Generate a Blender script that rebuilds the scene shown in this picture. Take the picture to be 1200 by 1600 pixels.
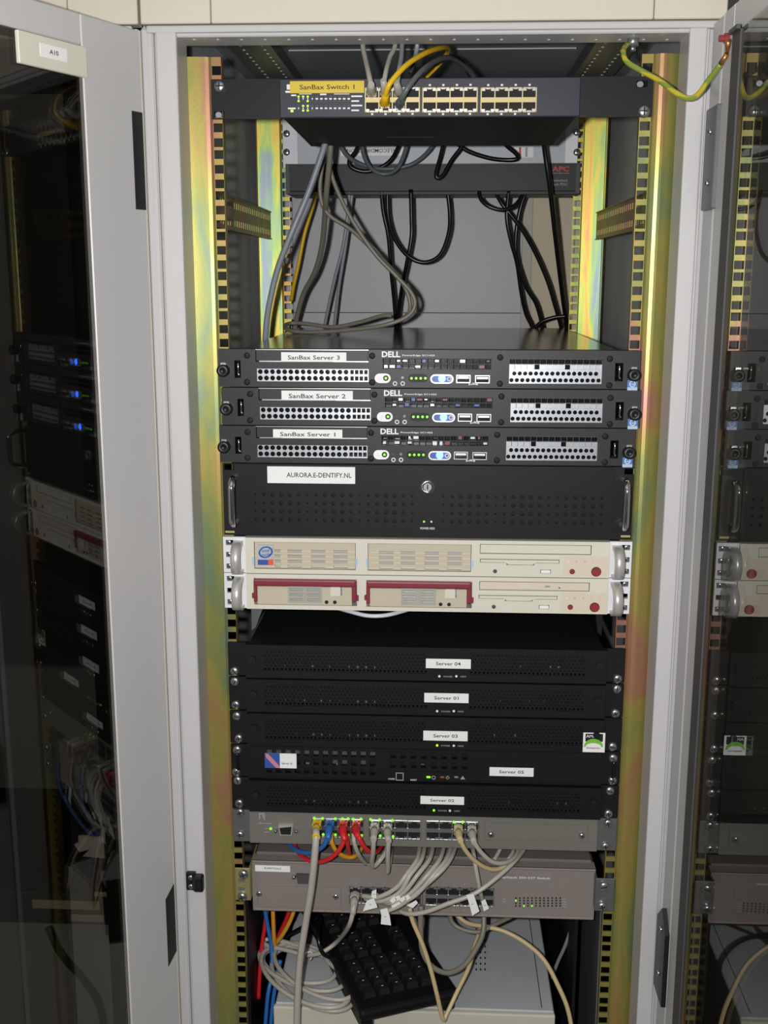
import bpy, bmesh, math, random
from mathutils import Vector, Matrix
random.seed(7)
for o in list(bpy.data.objects): bpy.data.objects.remove(o)
scene = bpy.context.scene
COL = scene.collection
# ---------------------------------------------------------------- camera
# working frame: millimetres, X right, Y into the rack (0 = mounting rail front), Z up from the top
# of the uppermost 1U server; the floor lies 1420 mm lower.
S = 0.001; Z0 = 1.42
FPX = 1749.43; PITCH, YAW, ROLL = 0.20739, -0.04892, -0.0013
CAM = Vector((13.55, -1300.16, 82.23))
def _rot():
    cp, sp, cy, sy, cr, sr = math.cos(PITCH), math.sin(PITCH), math.cos(YAW), math.sin(YAW), math.cos(ROLL), math.sin(ROLL)
    B = Matrix(((1,0,0),(0,0,-1),(0,1,0)))
    Ry = Matrix(((cy,0,-sy),(0,1,0),(sy,0,cy))); Rx = Matrix(((1,0,0),(0,cp,-sp),(0,sp,cp))); Rz = Matrix(((cr,sr,0),(-sr,cr,0),(0,0,1)))
    return Rz @ Rx @ Ry @ B
ROT = _rot()
def ray(u, v): return ROT.transposed() @ Vector(((u-600)/FPX, (v-800)/FPX, 1))
def hit(u, v, axis, val):
    d = ray(u, v); return CAM + d*((val-CAM[axis])/d[axis])
def P(u, v, y=0): return hit(u, v, 1, y)
def PZ(u, v, z): return hit(u, v, 2, z)
def PX(u, v, x): return hit(u, v, 0, x)
def r4(u0, v0, u1, v1, y):
    a = P(u0, v0, y); b = P(u1, v1, y); return (a.x, b.x, b.z, a.z)
def W(p): return Vector((p[0]*S, p[1]*S, p[2]*S+Z0))
cd = bpy.data.cameras.new('camera'); co = bpy.data.objects.new('camera', cd); COL.objects.link(co)
cd.sensor_fit = 'VERTICAL'; cd.sensor_height = 36; cd.lens = FPX*36/1600; cd.clip_start = 0.02
m4 = Matrix((ROT[0], -ROT[1], -ROT[2])).transposed().to_4x4(); m4.translation = W(CAM); co.matrix_world = m4
scene.camera = co
# ---------------------------------------------------------------- light
wd = bpy.data.worlds.new('room_ambience'); scene.world = wd; wd.use_nodes = True
wd.node_tree.nodes['Background'].inputs[0].default_value = (0.95, 0.97, 1.0, 1); wd.node_tree.nodes['Background'].inputs[1].default_value = 0.045
def light(name, kind, loc, power, size, col=(1,1,1), rot=(0,0,0)):
    l = bpy.data.lights.new(name, kind); l.energy = power; l.color = col
    if kind == 'AREA': l.shape = 'RECTANGLE'; l.size, l.size_y = size
    else: l.shadow_soft_size = size
    o = bpy.data.objects.new(name, l); COL.objects.link(o); o.location = W(loc); o.rotation_euler = rot; return o
light('camera_flash_offscreen', 'POINT', (-42, -1290, 92), 58, 0.012, (1.0, 0.985, 0.96))       # flash beside the lens
vs = scene.view_settings; vs.view_transform = 'Standard'; vs.look = 'None'; vs.exposure = 0; vs.gamma = 1; vs.use_curve_mapping = False
# ---------------------------------------------------------------- materials
def lin(c):
    return tuple(((x/255)/12.92 if x/255 <= 0.04045 else ((x/255+0.055)/1.055)**2.4) for x in c)+(1,)
MATS = {}
def mat(name, rgb, rough=0.5, metal=0.0, var=0.06, scale=60, bump=0.0, emit=0, spec=0.5, coat=0):
    m = bpy.data.materials.new(name); m.use_nodes = True; nt = m.node_tree; b = nt.nodes['Principled BSDF']
    b.inputs['Roughness'].default_value = rough; b.inputs['Metallic'].default_value = metal
    b.inputs['Specular IOR Level'].default_value = spec
    if coat: b.inputs['Coat Weight'].default_value = coat
    tc = nt.nodes.new('ShaderNodeTexCoord'); nz = nt.nodes.new('ShaderNodeTexNoise'); nz.inputs['Scale'].default_value = scale; nz.inputs['Detail'].default_value = 3
    nt.links.new(tc.outputs['Object'], nz.inputs['Vector'])
    c = lin(rgb); mx = nt.nodes.new('ShaderNodeMix'); mx.data_type = 'RGBA'
    mx.inputs[6].default_value = tuple(x*(1-var) for x in c[:3])+(1,); mx.inputs[7].default_value = tuple(min(1, x*(1+var)) for x in c[:3])+(1,)
    nt.links.new(nz.outputs['Fac'], mx.inputs[0]); nt.links.new(mx.outputs[2], b.inputs['Base Color'])
    if bump:
        n2 = nt.nodes.new('ShaderNodeTexNoise'); n2.inputs['Scale'].default_value = 900; nt.links.new(tc.outputs['Object'], n2.inputs['Vector'])
        bp = nt.nodes.new('ShaderNodeBump'); bp.inputs['Strength'].default_value = bump; bp.inputs['Distance'].default_value = 0.0006
        nt.links.new(n2.outputs['Fac'], bp.inputs['Height']); nt.links.new(bp.outputs[0], b.inputs['Normal'])
    if emit:
        b.inputs['Emission Color'].default_value = c; b.inputs['Emission Strength'].default_value = emit
    MATS[name] = m; return m
def chromate(name, dim, rough, stops, sc=(7, 7, 2.4), seed=0, metal=.5):
    """yellow-passivated zinc: thin-film tints drifting between straw, green, blue and pink"""
    m = bpy.data.materials.new(name); m.use_nodes = True; nt = m.node_tree; b = nt.nodes['Principled BSDF']
    tc = nt.nodes.new('ShaderNodeTexCoord'); mp = nt.nodes.new('ShaderNodeMapping'); mp.inputs['Scale'].default_value = sc; mp.inputs['Location'].default_value = (seed, seed, seed)
    nz = nt.nodes.new('ShaderNodeTexNoise'); nz.inputs['Scale'].default_value = 1.6; nz.inputs['Detail'].default_value = 4; nz.inputs['Roughness'].default_value = 0.55; nz.inputs['Distortion'].default_value = 0.6
    rp = nt.nodes.new('ShaderNodeValToRGB'); e = rp.color_ramp.elements
    while len(e) > 1: e.remove(e[-1])
    for i, (p, c) in enumerate(stops):
        k = e[0] if i == 0 else e.new(p); k.position = p; k.color = tuple(min(.95, x*dim) for x in lin(c)[:3])+(1,)
    nt.links.new(tc.outputs['Object'], mp.inputs[0]); nt.links.new(mp.outputs[0], nz.inputs['Vector']); nt.links.new(nz.outputs['Fac'], rp.inputs[0]); nt.links.new(rp.outputs[0], b.inputs['Base Color'])
    n2 = nt.nodes.new('ShaderNodeTexNoise'); n2.inputs['Scale'].default_value = 420; nt.links.new(tc.outputs['Object'], n2.inputs['Vector'])
    bp = nt.nodes.new('ShaderNodeBump'); bp.inputs['Strength'].default_value = 0.08; bp.inputs['Distance'].default_value = 0.0005
    nt.links.new(n2.outputs['Fac'], bp.inputs['Height']); nt.links.new(bp.outputs[0], b.inputs['Normal'])
    b.inputs['Metallic'].default_value = metal; b.inputs['Roughness'].default_value = rough
    MATS[name] = m; return m
RAINBOW = [(0.22, (140,150,160)), (0.34, (150,168,118)), (0.43, (176,176,98)), (0.50, (196,180,98)), (0.57, (200,168,104)), (0.64, (206,150,120)), (0.74, (190,138,140))]
chromate('chromate', 0.66, 0.38, RAINBOW, (13, 13, 3.4))
chromate('chromate_rear', 0.72, 0.42, [(0.24,(150,140,175)), (0.34,(140,165,160)), (0.43,(165,195,105)), (0.50,(214,200,86)), (0.58,(222,176,86)), (0.68,(218,128,128))], (30,30,3.0), 4.2)
def glass(name, tint, ior=1.5):
    m = bpy.data.materials.new(name); m.use_nodes = True; nt = m.node_tree
    nt.nodes.remove(nt.nodes['Principled BSDF']); out = nt.nodes['Material Output']
    fr = nt.nodes.new('ShaderNodeFresnel'); ge = nt.nodes.new('ShaderNodeNewGeometry'); io = nt.nodes.new('ShaderNodeMapRange'); io.inputs[3].default_value = ior; io.inputs[4].default_value = 1/ior   # thin pane: same reflectance on both faces
    nt.links.new(ge.outputs['Backfacing'], io.inputs[0]); nt.links.new(io.outputs[0], fr.inputs['IOR'])
    tr = nt.nodes.new('ShaderNodeBsdfTransparent'); tr.inputs[0].default_value = tuple(tint)+(1,)
    gl = nt.nodes.new('ShaderNodeBsdfGlossy'); gl.inputs['Roughness'].default_value = 0.0; gl.inputs[0].default_value = (1,1,1,1)
    ms = nt.nodes.new('ShaderNodeMixShader'); nt.links.new(fr.outputs[0], ms.inputs[0]); nt.links.new(tr.outputs[0], ms.inputs[1]); nt.links.new(gl.outputs[0], ms.inputs[2]); nt.links.new(ms.outputs[0], out.inputs[0])
    MATS[name] = m
glass('smoked_glass', (0.55, 0.54, 0.51))
def wire_stripe(name, a, b_):
    m = bpy.data.materials.new(name); m.use_nodes = True; nt = m.node_tree; b = nt.nodes['Principled BSDF']
    tc = nt.nodes.new('ShaderNodeTexCoord'); wv = nt.nodes.new('ShaderNodeTexWave'); wv.inputs['Scale'].default_value = 42; wv.bands_direction = 'DIAGONAL'
    rp = nt.nodes.new('ShaderNodeValToRGB'); rp.color_ramp.elements[0].color = lin(a); rp.color_ramp.elements[1].color = lin(b_); rp.color_ramp.elements[0].position = .42; rp.color_ramp.elements[1].position = .58
    nt.links.new(tc.outputs['Object'], wv.inputs['Vector']); nt.links.new(wv.outputs['Fac'], rp.inputs[0]); nt.links.new(rp.outputs[0], b.inputs['Base Color']); b.inputs['Roughness'].default_value = .35
    MATS[name] = m
wire_stripe('earth', (186,172,52), (128,146,58))
for a in [
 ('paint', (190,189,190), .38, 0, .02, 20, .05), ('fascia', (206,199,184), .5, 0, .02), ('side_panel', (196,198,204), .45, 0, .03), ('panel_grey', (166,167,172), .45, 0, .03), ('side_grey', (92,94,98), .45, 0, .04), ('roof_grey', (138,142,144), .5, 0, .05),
 ('beam', (165,163,150), .5), ('dark', (9,9,10), .7), ('black', (25,25,27), .45, 0, .08, 90, .15), ('black_soft', (19,19,21), .55, 0, .08, 90, .25), ('black_gloss', (40,41,43), .16, .55, .05),
 ('dell', (41,42,45), .42, 0, .06, 120, .1), ('switch_face', (50,52,62), .4, 0, .05), ('black_matte', (20,20,21), .62, 0, .1, 90, .2), ('pdu', (56,58,60), .45, 0, .05),
 ('rubber', (22,22,24), .4), ('gasket', (70,70,72), .6), ('chrome', (215,215,218), .12, 1.0, .02), ('steel', (190,192,196), .28, .95, .06), ('silver', (182,186,192), .3, .6, .05), ('alu', (205,203,200), .35, .5, .03),
 ('zinc', (100,102,102), .4, .3, .1), ('brass', (186,168,122), .4, .3, .06), ('olive_plate', (150,142,96), .4, .3, .08), ('white', (236,236,238), .5, 0, .02), ('paper', (232,233,232), .6, 0, .02), ('cream', (211,208,193), .5, 0, .025), ('cream_warm', (212,200,182), .5, 0, .02), ('tan', (190,181,160), .5, 0, .04), ('white_metal', (222,224,230), .4, 0, .02),
 ('burgundy', (128,44,60), .4), ('red_button', (142,48,50), .35), ('yellow_label', (212,184,40), .5), ('text_black', (25,25,28), .6), ('text_gold', (60,48,10), .6), ('text_white', (225,228,232), .5), ('text_grey', (150,152,155), .5), ('text_red', (190,40,50), .5),
 ('grey_switch', (112,110,104), .48, 0, .03), ('taupe', (132,124,120), .48, 0, .03), ('taupe_dark', (110,103,99), .48, 0, .03), ('case_grey', (172,176,180), .5, 0, .03), ('case_front', (196,192,178), .5, 0, .03), ('key', (32,32,34), .4, 0, .08), ('keyboard', (17,17,18), .5),
 ('cable_grey', (172,168,158), .38, 0, .05), ('cable_dkgrey', (92,98,102), .4, 0, .05), ('cable_olive', (128,124,112), .4, 0, .05), ('cable_blue_grey', (142,148,158), .38, 0, .05), ('cable_black', (18,18,20), .3), ('cable_yellow', (222,180,30), .38, 0, .05), ('cable_blue', (40,104,176), .4), ('cable_red', (205,36,44), .38), ('cable_orange', (214,150,40), .4), ('cable_beige', (196,176,134), .4), ('cable_white', (212,212,220), .4),
 ('sticker_blue', (70,120,190), .4), ('sticker_pale', (170,196,220), .4), ('sticker_navy', (50,84,160), .4), ('sticker_orange', (225,95,50), .4), ('sticker_green', (120,185,60), .4), ('sticker_pink', (200,130,140), .4), ('sticker_grey', (176,182,190), .4),
 ('beige_wall', (196,184,160), .6), ('floor', (120,118,112), .5), ('wall', (200,198,190), .7), ('ceiling', (215,213,208), .8), ('ziptie', (225,225,225), .4), ('neigh_black', (24,24,26), .5), ('copper', (190,130,80), .35, .8)]: mat(*a)
for n_, sp_ in (('black', .22), ('black_soft', .25), ('dell', .3), ('pdu', .2), ('black_matte', .25), ('keyboard', .25), ('key', .3), ('switch_face', .3)): MATS[n_].node_tree.nodes['Principled BSDF'].inputs['Specular IOR Level'].default_value = sp_
mat('led_green', (120,230,40), .4, emit=1.1); mat('led_lime', (170,235,60), .4, emit=1.0); mat('led_blue', (45,100,255), .3, emit=20.0); mat('led_off', (120,128,120), .3); mat('led_amber', (150,80,40), .4)
# ---------------------------------------------------------------- mesh helpers
class MB:
    def __init__(s): s.v = []; s.f = []; s.m = []; s.sm = []
    def add(s, vs_, fs, mi=0, sm=False):
        n = len(s.v); s.v += [tuple(v) for v in vs_]; s.f += [tuple(i+n for i in f) for f in fs]; s.m += [mi]*len(fs); s.sm += [sm]*len(fs); return s
    def box(s, x0, x1, y0, y1, z0, z1, mi=0):
        if x0 > x1: x0, x1 = x1, x0
        if y0 > y1: y0, y1 = y1, y0
        if z0 > z1: z0, z1 = z1, z0
        return s.add([(x0,y0,z0),(x1,y0,z0),(x1,y1,z0),(x0,y1,z0),(x0,y0,z1),(x1,y0,z1),(x1,y1,z1),(x0,y1,z1)], [(0,3,2,1),(4,5,6,7),(0,1,5,4),(1,2,6,5),(2,3,7,6),(3,0,4,7)], mi)
    def bbox(s, x0, x1, y0, y1, z0, z1, b=1.0, mi=0, seg=1):
        bm = bmesh.new(); bmesh.ops.create_cube(bm, size=1)
        if x0 > x1: x0, x1 = x1, x0
        if z0 > z1: z0, z1 = z1, z0
        for v in bm.verts: v.co = ((x0+x1)/2+v.co.x*(x1-x0), (y0+y1)/2+v.co.y*abs(y1-y0), (z0+z1)/2+v.co.z*(z1-z0))
        b = min(b, abs(x1-x0)*.45, abs(y1-y0)*.45, abs(z1-z0)*.45)
        bmesh.ops.bevel(bm, geom=list(bm.edges), offset=b, segments=seg, affect='EDGES', profile=.5)
        bm.verts.index_update(); s.add([v.co[:] for v in bm.verts], [[v.index for v in f.verts] for f in bm.faces], mi); bm.free(); return s
    def prism(s, poly, y0, y1, mi=0, sm=False):          # poly in (x, z), extruded along y
        n = len(poly); a = sum(poly[i][0]*poly[(i+1) % n][1]-poly[(i+1) % n][0]*poly[i][1] for i in range(n))
        if a < 0: poly = poly[::-1]
        if y0 > y1: y0, y1 = y1, y0
        s.add([(x,y0,z) for x, z in poly]+[(x,y1,z) for x, z in poly], [tuple(range(n)), tuple(range(2*n-1, n-1, -1))], mi)
        k = len(s.v)-2*n
        for i in range(n):
            j = (i+1) % n; s.f.append((k+j, k+i, k+n+i, k+n+j)); s.m.append(mi); s.sm.append(sm)
        return s
    def prism_z(s, poly, z0, z1, mi=0): # poly in (x, y)
        n = len(poly); a = sum(poly[i][0]*poly[(i+1) % n][1]-poly[(i+1) % n][0]*poly[i][1] for i in range(n))
        if a < 0: poly = poly[::-1]
        return s.add([(x,y,z0) for x, y in poly]+[(x,y,z1) for x, y in poly], [tuple(range(n-1,-1,-1)), tuple(range(n, 2*n))]+[(i, (i+1) % n, n+(i+1) % n, n+i) for i in range(n)], mi)
    def disc(s, x, z, r, y0, y1, n=16, mi=0, rz=None):
        return s.prism([(x+r*math.cos(2*math.pi*i/n), z+(rz or r)*math.sin(2*math.pi*i/n)) for i in range(n)], y0, y1, mi, n > 8)
    def pill(s, x0, x1, z0, z1, y0, y1, mi=0, n=8):
        r = (z1-z0)/2; zc = (z0+z1)/2; p = []
        if x1-x0 >= z1-z0:
            for i in range(n+1): a = -math.pi/2+math.pi*i/n; p.append((x1-r+r*math.cos(a), zc+r*math.sin(a)))
            for i in range(n+1): a = math.pi/2+math.pi*i/n; p.append((x0+r+r*math.cos(a), zc+r*math.sin(a)))
        else:
            r = (x1-x0)/2; xc = (x0+x1)/2
            for i in range(n+1): a = math.pi*i/n; p.append((xc+r*math.cos(a), z1-r+r*math.sin(a)))
            for i in range(n+1): a = math.pi+math.pi*i/n; p.append((xc+r*math.cos(a), z0+r+r*math.sin(a)))
        return s.prism(p, y0, y1, mi)
    def rrect(s, x0, x1, z0, z1, y0, y1, r=2, mi=0, n=4):
        p = []
        for cx, cz, a0 in ((x1-r, z0+r, -90), (x1-r, z1-r, 0), (x0+r, z1-r, 90), (x0+r, z0+r, 180)):
            for i in range(n+1): a = math.radians(a0+90*i/n); p.append((cx+r*math.cos(a), cz+r*math.sin(a)))
        return s.prism(p, y0, y1, mi)
    def ring(s, x, z, r0, r1, y0, y1, n=20, mi=0):
        a = [(math.cos(2*math.pi*i/n), math.sin(2*math.pi*i/n)) for i in range(n)]
        vs_ = [(x+r*c, y, z+r*d) for r, y in ((r0,y0),(r1,y0),(r1,y1),(r0,y1)) for c, d in a]
        fs = []
        for i in range(n):
            j = (i+1) % n
            fs += [(i, n+i, n+j, j), (n+i, 2*n+i, 2*n+j, n+j), (3*n+j, 3*n+i, i, j)]
        return s.add(vs_, [f[::-1] for f in fs], mi, True)
    def tube(s, pts, r, n=8, mi=0, res=7, caps=True, smooth=True):
        pts = [Vector(p) for p in pts]
        if smooth and len(pts) > 2:
            q = [pts[0]*2-pts[1]]+pts+[pts[-1]*2-pts[-2]]; o = []
            for i in range(1, len(q)-2):
                for k in range(res):
                    t = k/res; a, b, c, d = q[i-1], q[i], q[i+1], q[i+2]
                    o.append(0.5*((2*b)+(c-a)*t+(2*a-5*b+4*c-d)*t*t+(3*b-a-3*c+d)*t*t*t))
            pts = o+[pts[-1]]
        t0 = (pts[1]-pts[0]).normalized(); up = Vector((0,0,1)) if abs(t0.z) < .9 else Vector((1,0,0)); nn = (up-t0*up.dot(t0)).normalized()
        vs_ = []; N = len(pts)
        for i, p in enumerate(pts):
            t = (pts[min(i+1, N-1)]-pts[max(i-1, 0)])
            t = t.normalized() if t.length > 1e-6 else t0
            nn = (nn-t*nn.dot(t)).normalized(); bn = t.cross(nn)
            rr = r(i/(N-1)) if callable(r) else r
            vs_ += [p+nn*rr*math.cos(2*math.pi*k/n)+bn*rr*math.sin(2*math.pi*k/n) for k in range(n)]
        fs = [(i*n+k, i*n+(k+1) % n, (i+1)*n+(k+1) % n, (i+1)*n+k) for i in range(N-1) for k in range(n)]
        s.add(vs_, fs, mi, True)
        if caps:
            b0 = len(s.v)-N*n; s.f += [tuple(b0+k for k in range(n-1,-1,-1)), tuple(b0+(N-1)*n+k for k in range(n))]; s.m += [mi]*2; s.sm += [False]*2
        return s
    def perf(s, x0, x1, z0, z1, nx, nz, hole, y0, depth=1.2, n=6, mi=0, stagger=False, fill=None):
        """perforated plate: every cell is a rectangle with a real n-sided hole"""
        cw = (x1-x0)/nx; ch = (z1-z0)/nz
        for j in range(nz):
            off = (cw/2 if stagger and j % 2 else 0); cols = nx-(1 if off else 0)
            if off: s.box(x0, x0+off, y0, y0+depth, z0+j*ch, z0+(j+1)*ch, mi); s.box(x1-off, x1, y0, y0+depth, z0+j*ch, z0+(j+1)*ch, mi)
            for i in range(cols):
                cx = x0+off+(i+.5)*cw; cz = z0+(j+.5)*ch
                h = hole(i, j) if callable(hole) else hole
                n_ = 8
                a = [2*math.pi*(k+.5)/n_ for k in range(n_)]
                outer = []
                for t in a:
                    c, d = math.cos(t), math.sin(t); sc = min((cw/2)/abs(c), (ch/2)/abs(d)); outer.append((cx+c*sc, cz+d*sc))
                # snap to the cell corners so that the plate stays closed
                cor = [(cx+cw/2, cz+ch/2), (cx-cw/2, cz+ch/2), (cx-cw/2, cz-ch/2), (cx+cw/2, cz-ch/2)]
                inner = [(cx+h*math.cos(t), cz+h*math.sin(t)) for t in a]
                b0 = [(x, y0, z) for x, z in inner]+[(x, y0+depth, z) for x, z in inner]+[(x, y0, z) for x, z in outer]+[(x, y0, z) for x, z in cor]
                fs = []
                for k in range(n_):
                    l = (k+1) % n_
                    if k % 2 == 0: fs.append((k, l, 16+l, 24+k//2, 16+k))
                    else: fs.append((k, l, 16+l, 16+k))
                    fs.append((l, k, 8+k, 8+l))
                s.add(b0, fs, mi)
        return s
    def panel(s, x0, x1, z0, z1, y0, y1, holes=(), mi=0):
        """flat plate with real rectangular openings"""
        xs = sorted({x0, x1}|{min(max(v, x0), x1) for h in holes for v in h[:2]}); zs = sorted({z0, z1}|{min(max(v, z0), z1) for h in holes for v in h[2:]})
        def solid(i, j):
            if i < 0 or j < 0 or i >= len(xs)-1 or j >= len(zs)-1: return False
            cx = (xs[i]+xs[i+1])/2; cz = (zs[j]+zs[j+1])/2
            return not any(h[0] < cx < h[1] and h[2] < cz < h[3] for h in holes)
        for i in range(len(xs)-1):
            for j in range(len(zs)-1):
                if not solid(i, j): continue
                a, b, c, d = xs[i], xs[i+1], zs[j], zs[j+1]
                s.add([(a,y0,c),(b,y0,c),(b,y0,d),(a,y0,d),(a,y1,c),(b,y1,c),(b,y1,d),(a,y1,d)], [(0,1,2,3),(5,4,7,6)]+([] if solid(i-1,j) else [(4,0,3,7)])+([] if solid(i+1,j) else [(1,5,6,2)])+([] if solid(i,j-1) else [(4,5,1,0)])+([] if solid(i,j+1) else [(3,2,6,7)]), mi)
        return s
    def lattice(s, x0, x1, z0, z1, nx, nz, bx, bz, y0, y1, mi=0):
        for i in range(nx+1): x = x0+(x1-x0)*i/nx; s.box(x-bx/2, x+bx/2, y0, y1, z0, z1, mi)
        for j in range(nz+1): z = z0+(z1-z0)*j/nz; s.box(x0, x1, y0+.05, y1, z-bz/2, z+bz/2, mi)
        return s
    def mesh(s, name, mats, org=(0,0,0)):
        me = bpy.data.meshes.new(name); me.from_pydata([((v[0]-org[0])*S, (v[1]-org[1])*S, (v[2]-org[2])*S) for v in s.v], [], s.f)
        for m in (mats if isinstance(mats, (list, tuple)) else [mats]): me.materials.append(MATS[m])
        me.polygons.foreach_set('material_index', s.m); me.polygons.foreach_set('use_smooth', s.sm); me.update(); return me
    def build(s, name, mats, parent=None, kind=None, label=None):
        root = parent
        while root is not None and root.parent is not None: root = root.parent
        org = ORG[root.name] if root is not None else s.base()
        o = bpy.data.objects.new(name, s.mesh(name, mats, org)); COL.objects.link(o)
        if parent is not None: o.parent = parent
        else: o.location = W(org); ORG[o.name] = org
        if kind: o['kind'] = kind
        if label: o['label'] = label
        return o
    def base(s):
        xs = [v[0] for v in s.v]; ys = [v[1] for v in s.v]; zs = [v[2] for v in s.v]
        return ((min(xs)+max(xs))/2, (min(ys)+max(ys))/2, min(zs))
ORG = {}
def tag(o, label, cat, group=None):
    o['label'] = label; o['category'] = cat
    if group: o['group'] = group
    return o
def thing(name, label, cat, loc, group=None):
    o = bpy.data.objects.new(name, None); COL.objects.link(o); o.empty_display_size = .02; o.location = W(loc); ORG[o.name] = tuple(loc)
    return tag(o, label, cat, group)
def struct(o): o['kind'] = 'structure'; return o
def inst(name, me, parent, p, rot=(0,0,0), scl=None):
    root = parent
    while root.parent is not None: root = root.parent
    org = ORG[root.name]; o = bpy.data.objects.new(name, me); COL.objects.link(o); o.parent = parent
    o.location = ((p[0]-org[0])*S, (p[1]-org[1])*S, (p[2]-org[2])*S); o.rotation_euler = rot
    if scl: o.scale = scl
    return o
_txt = {}
def text(parent, body, x, y, z, h, matn, w=None, name='lettering', rot=0, align='CENTER'):
    """flat printed lettering facing the front, centred on (x, z), capital height h, optional width w"""
    if body not in _txt:
        c = bpy.data.curves.new('lettering', 'FONT'); c.body = body; c.size = 1; c.align_x = 'LEFT'; c.resolution_u = 2; c.offset = .028 if body in ('DELL', 'APC') else .012
        o = bpy.data.objects.new('lettering', c); me = bpy.data.meshes.new_from_object(o)
        _txt[body] = ([v.co.copy() for v in me.vertices], [tuple(p.vertices) for p in me.polygons]); bpy.data.objects.remove(o); bpy.data.curves.remove(c); bpy.data.meshes.remove(me)
    vs_, fs = _txt[body]
    x0 = min(v.x for v in vs_); x1 = max(v.x for v in vs_); z0 = min(v.y for v in vs_); z1 = max(v.y for v in vs_)
    kz = h/(z1-z0); kx = (w/(x1-x0)) if w else kz
    ca, sa = math.cos(rot), math.sin(rot); out = []
    for v in vs_:
        a = (v.x-(x0+x1)/2)*kx; b = (v.y-(z0+z1)/2)*kz; out.append((x+a*ca-b*sa, y, z+a*sa+b*ca))
    m = MB(); m.add(out, fs); return m.build(name, matn, parent)
def screw_mesh(name, r, h, matn, style):
    m = MB(); n = 14
    prof = [(r, 0), (r, h*.45), (r*.86, h*.8), (r*.55, h), (0.01, h*1.05)] if style != 'flat' else [(r, 0), (r, h*.85), (r*.9, h), (0.01, h)]
    vs_ = [(a*math.cos(2*math.pi*k/n), -b, a*math.sin(2*math.pi*k/n)) for a, b in prof for k in range(n)]
    m.add(vs_, [(i*n+k, i*n+(k+1) % n, (i+1)*n+(k+1) % n, (i+1)*n+k) for i in range(len(prof)-1) for k in range(n)], 0, True)
    if style in ('cross', 'slot', 'flat'):
        m.box(-r*.62, r*.62, -h*1.1, -h*.6, -r*.1, r*.1, 1)
        if style == 'cross': m.box(-r*.1, r*.1, -h*1.1, -h*.6, -r*.62, r*.62, 1)
    return m.mesh(name, [matn, 'dark'])
SCREW = screw_mesh('screw', 5.6, 4, 'steel', 'cross'); SLOT = screw_mesh('screw', 5.6, 4, 'steel', 'slot'); BLK = screw_mesh('screw', 3.6, 1.2, 'black_soft', 'cross'); SMALL = screw_mesh('screw', 3.2, 2, 'steel', 'cross')
# ================================================================ the room
ZF = -1420
struct(MB().box(-2600, 2200, -2600, 1700, ZF-60, ZF).build('floor', 'floor'))
struct(MB().box(-2600, 2200, 1700, 1780, ZF-60, 1280).build('wall_back', 'wall'))
struct(MB().box(-2600, 2200, -2600, 1700, 1280, 1340).build('ceiling', 'ceiling'))
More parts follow.
